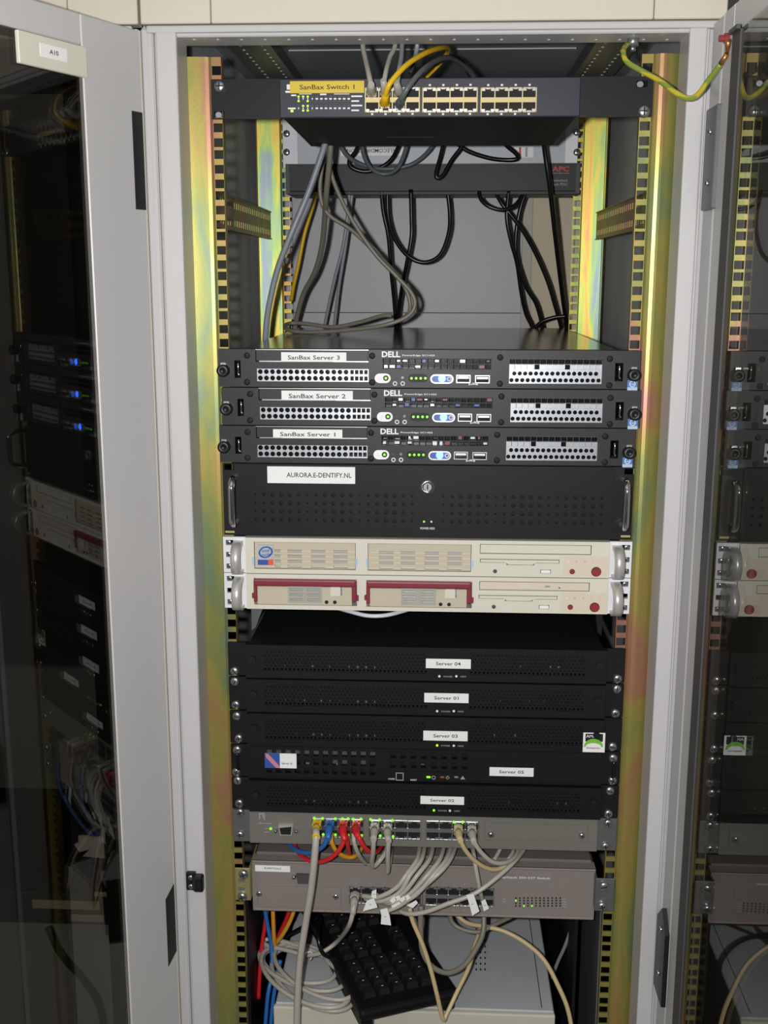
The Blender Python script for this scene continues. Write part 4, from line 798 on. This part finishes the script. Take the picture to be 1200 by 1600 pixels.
# ================================================================ taupe switch below
def taupe_switch():
    yf = 12
    a = r4(393.5,1344,927.5,1437,yf); x0, x1, z0, z1 = a
    t = thing('network_switch', 'taupe network switch with white paper cable tags, lowest unit above the keyboard', 'network switch', ((x0+x1)/2, 160, z0))
    zb = P(660, 1342, 28).z
    MB().bbox(x0+3, x1-3, 28, 330, z0+2, max(zb, z1+3), 1.2).build('body', 'taupe_dark', t)
    sk = [r4(546,1384,657,1414,yf), r4(665,1384.5,771,1417,yf)]
    b1 = r4(402,1384,533,1420,yf); pn = r4(779,1367,891,1421,yf)
    m = MB(); m.panel(x0, x1, z0, z1, yf, 30, []); m.bbox(x0, x1, yf-1.5, yf+2, z0, z0+3, .8).bbox(x0, x1, yf-1.5, yf+2, z1-3, z1, .8); m.build('bezel', 'taupe', t)
    m = MB(); m.panel(pn[0], pn[1], pn[2], pn[3], yf-.5, yf+.1, [(pn[0]+1.2, pn[1]-1, pn[2]+.8, pn[3]-1)]); m.build('panel_groove', 'taupe', t)
    o = MB().bbox(b1[0], b1[1], yf-1.2, yf+.1, b1[2], b1[3], .6).build('module_cover', 'taupe', t); MB().box(b1[0]+8, b1[1]-8, yf-2, yf-1, b1[2]+.8, b1[2]+1.8).build('module_ridge', 'taupe', o)
    MB().box(b1[0], b1[1], yf-1.3, yf, b1[3], b1[3]+.8).build('module_groove', 'taupe', t)
    for u, v in ((405,1396.5),(524.5,1401)): p = P(u, v, yf-1); inst('screw', SMALL, o, (p.x, yf-1, p.z), scl=(1.2,1,1.2))
    for a, n in ((sk[0], 6), (sk[1], 6)):
        m = MB(); m.panel(a[0]-4, a[1]+3, a[2]-3, a[3]+2, yf-.6, yf+.1, [(a[0]-3, a[1]+2, a[2]-2, a[3]+1)]); m.build('socket_groove', 'taupe', t); rj_block(t, *a, yf, n, 'steel')
    # tag label, serial socket, print
    p0 = P(398.5,1351.5,yf); p1 = P(453.5,1361.5,yf); m = MB(); dz = -1.8
    m.prism([(p0.x,p0.z),(p1.x,p1.z+8+dz*.2),(p1.x,p1.z-1),(p0.x,p0.z-8.6)], yf-.5, yf); o = m.build('label', 'paper', t); text(o, 'A.SWITCH.2', (p0.x+p1.x)/2, yf-.7, (p0.z+p1.z)/2, 2.6, 'text_black', 22, rot=-.03)
    a = r4(463,1364,487,1379,yf); o = MB().prism([(a[0],a[3]),(a[1],a[3]),(a[1]-2,a[2]),(a[0]+2,a[2])], yf-4, yf).build('serial_socket', 'gasket', t)
    p = P(459, 1371, yf-3); inst('screw', SMALL, o, (p.x, yf, p.z), scl=(.9,2.4,.9))
    p = P(471, 1357, yf); text(t, 'Comm Port', p.x, yf-.3, p.z, 2, 'text_grey', 11)
    p = P(443, 1383, yf); text(t, 'Uplink/Expansion Module', p.x, yf-.3, p.z, 2, 'text_grey', 26)
    p = P(820, 1371.5, yf); text(t, 'BayStack 350-24T Switch', p.x, yf-.7, p.z, 4.0, 'text_white', 64)
    lit = {(0,1):1,(2,3):1,(4,3):1}
    for c in range(12):
        for r in range(4):
            p = P(806+c*6.3, 1403+r*4.1, yf); MB().disc(p.x, p.z, 1.15, yf-.4, yf, 6).build('indicator', 'led_green' if (c, r) in lit else 'black_soft', t)
    m = MB()
    for r in range(4): p = P(878.5, 1404.5+r*4, yf); m.box(p.x, p.x+5, yf-.3, yf, p.z-.6, p.z+.6)
    for v in (1404.5, 1408.5): p = P(785, v, yf); m.box(p.x, p.x+4, yf-.3, yf, p.z-.7, p.z+.7)
    for u in (556, 578, 600, 622): p = P(u, 1379.5, yf); m.prism([(p.x-1.3,p.z-1),(p.x+1.3,p.z-1),(p.x,p.z+1.4)], yf-.3, yf)
    for u in (692, 709, 726): p = P(u, 1381.5, yf); m.prism([(p.x-1.3,p.z-1),(p.x+1.3,p.z-1),(p.x,p.z+1.4)], yf-.3, yf); p = P(u-1, 1422, yf); m.prism([(p.x-1.3,p.z+1),(p.x+1.3,p.z+1),(p.x,p.z-1.4)], yf-.3, yf)
    m.build('panel_print', 'text_grey', t)
    for (px, scr) in (((366.7,1356,392,1407), ((380.5,1366),(378.5,1401))), ((931,1372.5,959,1424), ((943.5,1384.5),(940.5,1416)))):
        a = r4(*px, -2); o = MB().bbox(a[0], a[1], -2.5, 0, a[2], a[3], .8).box(a[1]-2 if a[0] < 0 else a[0], a[1] if a[0] < 0 else a[0]+2, -1, 60, a[2], a[3]).build('rack_bracket', 'olive_plate' if a[0] < 0 else 'zinc', t)
        for i, (u, v) in enumerate(scr): p = P(u, v, -4); inst('screw', SLOT if i == 0 and a[0] > 0 else SCREW, o, (p.x, -2.5, p.z), (0,-.3,0), (1.15,1.3,1.15))
        zc = (a[2]+a[3])/2
        for d in (-6, 6): MB().pill((a[0]+a[1])/2-6, (a[0]+a[1])/2+3, zc+d-2.2, zc+d+2.2, -2.8, -2.3).build('bracket_slot', 'steel', o)
taupe_switch()
# ================================================================ keyboard on a grey computer case
yc = 0; pf = P(640, 1575.5, yc); zc_ = pf.z; xl_, xr_ = P(430, 1568, yc).x, P(866, 1586, yc).x
t = thing('computer_case', 'grey metal computer case with a pale front, lying beneath the keyboard', 'computer', ((xl_+xr_)/2, 200, -1180))
MB().bbox(xl_, xr_, yc+3, 470, -1180, zc_, 1.5).build('housing', 'case_grey', t); MB().bbox(xl_-2, xr_+1, yc-4, yc+4, -1180, zc_-1.5, 2, 0, 2).build('front_panel', 'case_front', t)
m = MB(); k = PZ(845, 1560, zc_); m.box(k.x-1, k.x, 10, 460, zc_-.2, zc_+.3)
for i in range(8):
    for j in range(3): q = PZ(744+j*7, 1452+i*9, zc_); m.box(q.x-1, q.x+1, q.y-2, q.y+2, zc_-.2, zc_+.4)
m.build('vent_dot', 'dark', t, kind='stuff')
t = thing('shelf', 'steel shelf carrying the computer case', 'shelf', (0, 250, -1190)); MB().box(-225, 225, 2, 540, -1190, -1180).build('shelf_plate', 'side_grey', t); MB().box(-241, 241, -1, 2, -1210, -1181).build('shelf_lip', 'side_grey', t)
def keyboard():
    zt = zc_+34
    A = PZ(563, 1587, zt-8); B = PZ(717, 1552, zt-8); ex = Vector((B.x-A.x, B.y-A.y, 0)); Wd = ex.length; ex.normalize()
    Lf = PZ(520, 1440, zt); ey = Vector((-ex.y, ex.x, 0))
    # make it a true rectangle: width across, 440 mm long into the cabinet
    L = 440
    t = thing('keyboard', 'black computer keyboard lying lengthwise on the grey computer case', 'keyboard', (A.x, A.y, zc_))
    def mp(m):
        m.v = [tuple(Vector((A.x, A.y, 0))+ex*v[0]+ey*v[1]+Vector((0,0,v[2]))) for v in m.v]; return m
    m = MB(); m.bbox(0, Wd, 0, L, zc_+14, zt-4, 5, 0, 2); m.bbox(3, Wd*.14, 4, L, zc_, zc_+16, 2).bbox(Wd*.86, Wd-3, 4, L, zc_, zc_+16, 2); mp(m).build('shell', 'keyboard', t)
    rows = 6; kw = (Wd*.74)/5.0
    # the number pad is nearest; keys run in columns along the depth
    y = 24; lay = [(1,)*0]
    for c in range(20):
        gap = 9 if c in (4, 7) else 0
        y += gap
        x = Wd*.10
        for r in range(6):
            wx = kw*.82; sz = kw*.82
            if c == 0 and r in (1,): pass
            xx = x+r*kw*.98+(6 if r == 5 else 0)
            if xx+wx > Wd-6: continue
            if c in (4, 5, 6) and r in (3,): continue
            h = zt+3+r*.6
            m = MB(); b = 1.6
            m.add([(xx,y,zt-5),(xx+wx,y,zt-5),(xx+wx,y+sz,zt-5),(xx,y+sz,zt-5),(xx+b,y+b,h),(xx+wx-b,y+b,h),(xx+wx-b,y+sz-b,h),(xx+b,y+sz-b,h)], [(4,5,6,7),(0,1,5,4),(1,2,6,5),(2,3,7,6),(3,0,4,7)])
            o = mp(m).build('key', 'key', t)
            if (c*7+r*3) % 4 != 0:
                m = MB(); m.box(xx+wx*.4, xx+wx*.4+2.6, y+sz*.5, y+sz*.5+.9, h, h+.15); mp(m).build('key_print', 'text_white', o)
        y += kw*.98
        if y+kw > L-10: break
keyboard()
# ================================================================ cables
def cable(name, label, matn, pts, r=2.7, group=None, cat='cable', plug=None, boot=None, tagp=None):
    """pts: (u, v, y) picture direction plus depth, or Vectors in mm.  plug: (x, y, z) of the socket face, plug material"""
    V = [p if isinstance(p, Vector) else P(*p) for p in pts]
    if plug is None:
        o = MB().tube(V, r).build(name, matn); return tag(o, label, cat, group)
    (px, py, pz), pm, bm_ = plug
    V = [Vector((px, py-20, pz))]+V
    t = thing(name, label, cat, (px, py, pz-10), group)
    MB().tube(V, r).build('cord', matn, t)
    o = MB().bbox(px-5.6, px+5.6, py-13, py+1, pz-4, pz+4.2, .8).build('plug', pm, t)
    MB().box(px-2.6, px+2.6, py-11, py+.5, pz+4, pz+5.4).build('plug_clip', pm, o)
    d = (V[1]-V[0]).normalized() if len(V) > 1 else Vector((0,-1,0))
    n = 8; a = Vector((px, py-11, pz)); m = MB()
    k = [(a, 5.6), (a+Vector((0,-6,0))+d*1, 5.2), (V[0]+d*6, max(4.2, r)), (V[0]+d*14, r+.5)]
    ctr = [c for c, _ in k]; rad = [q for _, q in k]
    m.tube(ctr, lambda f: rad[min(3, int(round(f*3)))], 8, res=1, smooth=False); m.build('boot', bm_, t)
    return t
def port(u, v, yf): p = P(u, v, yf); return (p.x, yf, p.z)
# --- top switch leads
yt = -4
cable('network_cable', 'grey lead with clear plug, first one in the yellow-labelled switch', 'cable_grey', [(580,134,-34),(576,115,-24),(571,92,0),(567,72,14),(566,40,24)], 2.9, 'leads in the top switch', plug=(port(581.5,146,yt), 'silver', 'cable_grey'))
cable('network_cable', 'grey lead behind the yellow lead of the top switch, rising to the roof', 'cable_grey', [(600,132,-30),(603,112,-22),(609,90,0),(617,72,14),(620,40,24)], 2.7, 'leads in the top switch', plug=(port(603,146,yt), 'cable_grey', 'cable_grey'))
cable('network_cable', 'pale grey lead rising to the roof between the yellow and slate leads', 'cable_blue_grey', [(621,135,-30),(623,112,-22),(627,90,0),(628,72,14),(629,40,24)], 2.7, 'leads in the top switch', plug=(port(624,147,yt), 'cable_grey', 'cable_grey'))
cable('network_cable', 'yellow lead arching over the top of the yellow-labelled switch', 'cable_yellow', [(603,146,-38),(611,128,-44),(636,101,-30),(665,83,0),(688,75,40),(700,76,90),(696,88,120),(680,106,130),(664,122,120)], 3.0, 'leads in the top switch', plug=(port(602,164,yt), 'cable_yellow', 'cable_yellow'))
cable('network_cable', 'slate lead arching beside the yellow lead on the top switch', 'cable_dkgrey', [(629,152,-40),(640,133,-44),(660,110,-26),(680,96,10),(700,90,50),(718,98,100),(734,112,140),(742,124,160)], 3.0, 'leads in the top switch', plug=(port(625,166,yt), 'silver', 'cable_dkgrey'))
cable('network_cable', 'pale blue-grey cable disappearing into the roof behind the yellow lead', 'cable_blue_grey', [(641,112,110),(646,96,70),(651,78,40),(654,40,40)], 2.7)
cable('network_cable', 'dark arc behind the leads of the top switch', 'rubber', [(735,118,180),(722,98,160),(705,88,140),(690,92,150),(672,118,190)], 2.7)  # near-black arc, swept as a tube
# --- earth wire
q1 = PX(1136, 84, 288); q0 = PX(1138, 63, 286)
t = thing('earth_wire', 'yellow and green earth wire strung from the frame to the glass door', 'wire', tuple(q0))
pe = [PZ(984, 67, 327), P(976,74,-30), P(974,84,-42), P(981,98,-50), P(1003,111,-58), P(1030,126,-70), P(1056,145,-84), P(1075,154,-92), P(1090,148,-100), P(1108,124,-112), PX(1126,100,284)]
MB().tube(pe, 2.9).build('cord', 'earth', t); MB().tube([pe[-1], q1], 2.6).build('crimp', 'copper', t); MB().tube([q1, q0], lambda f: 1.6+1.6*f, 8).build('lug', 'copper', t)
p = PZ(989, 66, 326); MB().tube([Vector((p.x,p.y,331)), Vector((p.x,p.y,322))], 6, 12).tube([Vector((p.x,p.y,322)), Vector((p.x,p.y,317))], 3.2, 8).build('bolt', 'steel', t)
# --- upper rear cabling
def c_(lab, m_, pts, r=2.8, name='network_cable'): return cable(name, lab, m_, pts, r)
c_('thick blue-grey cable slanting down to the left of the slim servers', 'cable_blue_grey', [(512,205,240),(505,234,236),(482,300,235),(455,365,235),(434,420,240),(420,480,245),(415,522,250),(414,560,262)], 4.2)
c_('olive-grey cable bending down behind the loop of grey cable', 'cable_olive', [(516,205,260),(516,236,260),(510,300,290),(508,335,330),(503,385,380),(492,425,420),(474,460,460),(463,500,490),(460,520,500)], 4.0)
c_('grey cable looping out over the lid of the slim servers', 'cable_olive', [(520,205,300),(514,245,300),(522,285,300),(548,340,300),(585,395,300),(620,432,300),(643,458,300),(648,478,300),(634,496,300),(596,509,300),(540,516,320),(490,519,340),(456,517,360),(445,510,385),(455,505,410),(480,506,400),(520,511,380),(560,504,360),(595,494,340),(612,493,335)], 3.0)
c_('second grey cable running inside the loop over the slim servers', 'cable_olive', [(512,205,320),(505,250,320),(500,300,320),(512,334,320),(550,360,320),(590,398,315),(622,432,310),(638,462,310),(640,486,312),(626,500,318)], 2.9)
c_('yellow cable hanging between the olive cable and the rear rail', 'cable_yellow', [(494,300,530),(488,325,532),(476,365,536),(466,415,540),(459,446,545),(455,470,560)], 3.0)
c_('pale cable hanging straight behind the grey loop, the left one', 'cable_blue_grey', [(546,296,540),(544,330,545),(536,385,550),(522,440,560),(508,506,578),(504,530,585)], 2.8)
c_('pale cable hanging straight behind the grey loop, the right one', 'cable_blue_grey', [(551,296,545),(545,345,550),(539,390,555),(530,445,562),(523,506,580),(520,530,585)], 2.8)
blk = [('black power cable hanging straight beside the wide black loop', [(596,296,540),(599,330,545),(607,370,550),(611,420,560),(616,470,575),(619,512,585),(620,540,590)]),
 ('black power cable hanging in a wide loop from the power strip', [(605,296,545),(607,340,545),(618,375,540),(640,402,535),(665,410,535),(688,398,538),(701,365,542),(703,335,545),(699,296,545)]),
 ('black power cable crossing through the wide black loop', [(642,296,535),(643,340,535),(643,370,535),(636,410,540),(629,445,555),(624,480,575),(622,512,585),(621,540,590)]),
 ('black power cable in a small loop just under the power strip', [(748,296,540),(752,312,535),(765,323,532),(785,328,532),(803,322,535),(815,308,540),(818,296,545)]),
 ('black power cable slanting across the beige panel', [(772,296,545),(784,318,540),(800,338,540),(818,362,545),(838,398,555),(856,440,565),(868,480,575),(877,512,585),(880,535,590)]),
 ('black power cable with a gentle bow left of the beige panel', [(795,296,540),(792,340,540),(799,378,545),(808,412,555),(815,460,570),(822,490,580),(832,512,585),(836,535,590)]),
 ('black power cable crossing behind the bowed one', [(823,296,548),(812,330,548),(806,370,550),(808,405,555),(822,448,565),(838,475,575),(848,512,585),(850,535,590)]),
 ('thick black cable falling from behind the top switch past the red logo', [(848,205,420),(852,240,430),(859,290,440),(868,370,470),(877,445,520),(883,490,560),(886,512,580),(888,535,590)]),
 ('short black cable joining the two power cables at the beige panel', [(836,512,572),(848,502,568),(866,496,565),(884,494,562)])]
for lab, pts in blk: c_(lab, 'cable_black', pts, 3.8 if 'thick' in lab else 3.4, 'power_cable')
rear = [('black cable curling above the power strip', 'cable_black', [(568,205,470),(556,236,480),(546,250,485),(550,262,488),(572,268,490),(598,260,490),(616,243,485),(632,205,470)]),
 ('slate cable hanging in a loop in front of the power strip', 'cable_dkgrey', [(564,205,440),(568,240,450),(580,263,460),(600,272,465),(620,264,460),(632,240,450),(640,205,440)]),
 ('dark grey cable drooping across the upside-down label', 'cable_dkgrey', [(524,205,460),(538,238,470),(562,256,480),(600,264,490),(640,258,490),(668,238,480),(690,205,460)]),
 ('black cable folded into a sharp bend on the power strip', 'cable_black', [(697,205,470),(690,238,480),(682,268,490),(683,278,492),(692,274,490),(706,250,482),(722,228,475),(728,205,470)]),
 ('black cable doubling back above the red logo', 'cable_black', [(700,205,480),(724,232,485),(760,246,490),(790,250,492),(808,248,490),(806,240,486),(790,226,480),(775,205,470)])]
for lab, m_, pts in rear: c_(lab, m_, pts, 3.3, 'power_cable' if m_ == 'cable_black' else 'network_cable')
# --- olive-grey switch leads
ys = -4; G = 'patch leads in the olive-grey switch'
cable('network_cable', 'grey lead with a yellow boot hanging past the taupe switch to the bottom', 'cable_grey', [(494,1306,-34),(491,1345,-42),(486,1390,-40),(478,1440,-36),(469,1500,-34),(465,1560,-34),(463,1640,-34)], 4.6, G, plug=(port(496,1285,ys), 'cable_yellow', 'cable_yellow'))
cable('network_cable', 'blue lead looping back under the olive-grey switch', 'cable_blue', [(513,1306,-32),(505,1322,-30),(488,1332,-18),(470,1331,0),(456,1323,20),(445,1308,44)], 2.9, G, plug=(port(516,1286,ys), 'cable_blue', 'cable_blue'))
cable('network_cable', 'red lead swinging in the widest loop below the blue one', 'cable_red', [(538,1310,-32),(530,1328,-34),(514,1342,-30),(495,1347,-18),(476,1341,0),(464,1328,20),(455,1308,44)], 2.9, G, plug=(port(537,1287,ys), 'cable_red', 'cable_red'))
cable('network_cable', 'red lead tucking behind the pair of grey boots', 'cable_red', [(560,1307,-34),(567,1320,-34),(578,1331,-26),(590,1330,-6),(600,1314,30)], 2.9, G, plug=(port(557,1287.5,ys), 'cable_red', 'cable_red'))
cable('network_cable', 'short red lead hanging straight down from the lower sockets', 'cable_red', [(541,1303,-18),(543,1318,-18),(546,1334,-2),(547,1338,22)], 2.8)
cable('network_cable', 'orange lead curving between the two red plugs', 'cable_orange', [(518,1301,-12),(518,1314,-18),(526,1330,-14),(542,1339,-4),(556,1337,6),(568,1322,30)], 2.8)
cable('network_cable', 'grey lead dropping from under the second red plug', 'cable_grey', [(552,1302,-12),(554,1318,-18),(561,1336,-10),(572,1350,14)], 2.8)
cable('network_cable', 'grey lead from the left of the paired grey boots', 'cable_grey', [(584,1310,-34),(583,1330,-30),(581,1348,-16),(584,1354,-8),(594,1344,-10),(603,1330,4),(606,1314,34)], 3.1, G, plug=(port(586,1290,ys), 'cable_grey', 'cable_grey'))
cable('network_cable', 'grey lead from the right of the paired grey boots', 'cable_grey', [(607,1312,-34),(606,1335,-30),(606,1358,-18),(605,1362,-12),(609,1345,0),(611,1318,36)], 3.1, G, plug=(port(606,1291,ys), 'cable_grey', 'cable_grey'))
cable('network_cable', 'beige lead from the left of the right-hand pair of boots', 'cable_beige', [(719,1312,-34),(727,1328,-32),(741,1344,-26),(760,1356,-16),(778,1358,-6),(800,1346,10),(816,1322,36)], 2.9, G, plug=(port(716,1293,ys), 'cable_beige', 'cable_beige'))
cable('network_cable', 'grey lead sweeping right from the right-hand pair of boots', 'cable_grey', [(740,1314,-34),(752,1332,-32),(770,1347,-26),(790,1348,-14),(805,1338,6),(812,1320,36)], 2.9, G, plug=(port(737,1294,ys), 'cable_grey', 'cable_grey'))
cable('network_cable', 'grey lead under the right-hand pair, ending at the taupe switch', 'cable_grey', [(738,1318,30),(741,1340,-4),(745,1365,-12),(750,1392,-10),(754,1408,4),(756,1410,12)], 2.9)
c_('short grey cable end poking out beneath the module cover, left', 'cable_grey', [(786,1318,40),(780,1330,30),(772,1344,18)], 2.6); c_('short grey cable end poking out beneath the module cover, right', 'cable_grey', [(803,1320,44),(801,1332,26),(795,1342,14)], 2.6)
# --- bundle into the taupe switch
yt = 12
ends = [((590,1402),(566,1400)), ((596,1408),(570,1404)), ((602,1409),(588,1398)), ((612,1411),(592,1408)), ((622,1412),(606,1405)), ((604,1424),(596,1426))]
tops = [656, 664, 677, 694, 705, 712]
for i, (tp, (e1, e2)) in enumerate(zip(tops, ends)):
    f = i/5
    pts = [(tp+3, 1312, 50), (tp, 1322, 30), (tp-5-4*f, 1344, -6), (tp-22-8*f, 1368, -26), (e1[0]+28, e1[1]-14, -30), (e1[0], e1[1], -28), (e2[0], e2[1], -14)]
    cable('network_cable', 'grey patch lead in the bundle fanning down to the taupe switch', 'cable_grey', pts, 3.0, 'bundle of grey patch leads')
cable('network_cable', 'long grey lead drooping across the right half of the taupe switch', 'cable_grey', [(822,1312,50),(818,1328,30),(800,1350,-4),(768,1378,-24),(738,1398,-32),(700,1412,-34),(665,1425,-32),(640,1428,-26),(625,1424,-16)], 3.0)
p5 = port(555, 1398, yt)
coilz = zc_+4
def ell(cu, cv, a, b, rot, t0, t1, n, z0, z1):
    out = []
    for i in range(n+1):
        f = i/n; t_ = t0+(t1-t0)*f; x = a*math.cos(t_); y = b*math.sin(t_); out.append(PZ(cu+x*math.cos(rot)-y*math.sin(rot), cv+x*math.sin(rot)+y*math.cos(rot), z0+(z1-z0)*f))
    return out
pts = [P(552,1422,-14), P(545,1447,-10), PZ(528,1470,zc_+58), PZ(503,1488,zc_+40), PZ(478,1492,zc_+30)]
pts += [PZ(445,1484,zc_+28), PZ(420,1478,zc_+26), PZ(410,1470,zc_+26), PZ(425,1468,zc_+26), PZ(460,1476,zc_+24)]
for i, (cu, cv, a_, b_, ro) in enumerate(((492,1518,70,33,.50), (478,1526,76,38,.48), (472,1512,70,30,.34), (490,1530,72,40,.52), (468,1508,58,26,.22))):
    pts += ell(cu, cv, a_, b_, ro, -1.3, -1.3+2*math.pi*.94, 14, zc_+24-4*i, zc_+21-4*i)
t = cable('network_cable', 'coiled grey cable tied in loops beside the keyboard', 'cable_grey', pts, 3.1, plug=(p5, 'cable_grey', 'cable_grey'))
m = MB(); q = PZ(480, 1494, zc_+30); m.tube([q+Vector((4,4,-8)), q+Vector((7,0,5)), q+Vector((2,-4,9)), q+Vector((-4,-4,4)), q+Vector((-5,0,-8))], 1.3, 6); m.build('cable_tie', 'ziptie', t)
# paper tags
def flag(pts, y, lab, th=1.0, mark=True):
    V = [P(u, v, y) for u, v in pts]; m = MB(); m.prism([(v.x, v.z) for v in V], y, y+th)
    t = thing('cable_tag', lab, 'tag', (sum(v.x for v in V)/len(V), y, min(v.z for v in V)), 'paper tags on the patch leads'); m.build('paper', 'paper', t)
    if mark:
        c = Vector((sum(v.x for v in V)/len(V), y, sum(v.z for v in V)/len(V))); MB().box(c.x-1.6, c.x+1.6, y-.2, y, c.z-.4, c.z+.4).build('mark', 'text_grey', t)
LB = 'small white paper tag among the bundled grey leads'
flag([(573,1408),(584,1403),(590,1418),(567,1424)], -32, 'crooked white paper tag at the plug end of the bundle')
flag([(581,1393),(588,1390),(588,1404),(580,1402)], -33, LB)
for a in ([(609,1407),(616,1400),(620,1406),(613,1412)], [(617,1403),(623,1399),(627,1404),(620,1408)], [(611,1416),(624,1409),(626,1412),(614,1419)], [(624,1406),(631,1400),(635,1404),(628,1410)], [(632,1402),(637,1398),(642,1403),(636,1407)], [(636,1415),(650,1407),(653,1411),(645,1419)]): flag(a, -34, LB, mark=False)
flag([(594,1422),(605,1419),(609,1432),(611,1446),(595,1444),(596,1430)], -36, 'long white paper tag hanging in front of the keyboard')
flag([(729,1399),(740,1397),(749,1424),(738,1431),(733,1412)], -38, 'folded white paper tag on the long drooping lead')
flag([(752,1409),(758,1405),(764,1420),(756,1424)], -6, 'white paper tag at the right end of the taupe switch')
# --- bottom cables
zk = zc_+40
c_('beige cable dropping over the keyboard and doubling back at the front', 'cable_beige', [(640,1418,-20),(645,1440,-22),(660,1475,-24),(673,1515,-26),(683,1555,-28),(692,1592,-26),(698,1584,-20),(714,1550,-4),(733,1510,20),(742,1475,50),(755,1440,90)], 2.9)
c_('grey cable sweeping in a wide bow over the keyboard', 'cable_olive', [(658,1415,-12),(657,1445,-14),(660,1485,-14),(675,1510,-12),(700,1520,-6),(725,1508,10),(745,1480,30),(755,1455,45),(756,1420,60)], 3.6)
c_('grey cable drooping just below the right of the taupe switch', 'cable_olive', [(702,1420,60),(706,1440,58),(722,1452,54),(748,1456,54),(768,1447,60),(800,1432,80)], 3.0)
c_('beige cable arching right over the edge of the computer case', 'cable_beige', [(708,1425,80),(730,1442,70),(760,1448,60),(790,1456,54),(822,1474,46),(850,1500,36),(872,1540,24),(888,1580,14),(898,1640,6)], 3.1)
c_('thin grey cable hanging beside the right rail', 'cable_blue_grey', [(900,1425,120),(893,1450,120),(883,1478,130),(872,1502,140),(862,1528,150)], 2.6)
for lab, m_, pts in (('blue cable running down the left of the computer case', 'cable_blue', [(412,1410,90),(417,1440,86),(424,1480,80),(425,1520,66),(418,1560,50),(412,1640,40)]),
  ('red cable running down the far left beside the blue one', 'cable_red', [(418,1412,96),(414,1445,92),(409,1480,90),(406,1520,84),(404,1560,80)]),
  ('orange cable rising beside the tall red one at lower left', 'cable_orange', [(426,1412,80),(427,1440,78),(428,1465,80),(430,1490,90)]),
  ('orange cable slanting behind the hanging grey lead', 'cable_orange', [(462,1414,80),(455,1435,80),(443,1458,82),(430,1475,90)]),
  ('red cable slanting behind the orange one', 'cable_red', [(455,1412,100),(449,1432,100),(440,1452,105),(432,1470,110)]),
  ('dark blue cable low at the left behind the rail', 'cable_blue', [(438,1500,70),(432,1530,60),(426,1570,50),(420,1640,40)]),
  ('black cable winding behind the coil on the computer case', 'cable_black', [(425,1480,120),(450,1462,110),(480,1445,100),(500,1432,110),(497,1462,60),(505,1490,50),(530,1500,60)])): c_(lab, m_, pts, 3.0)
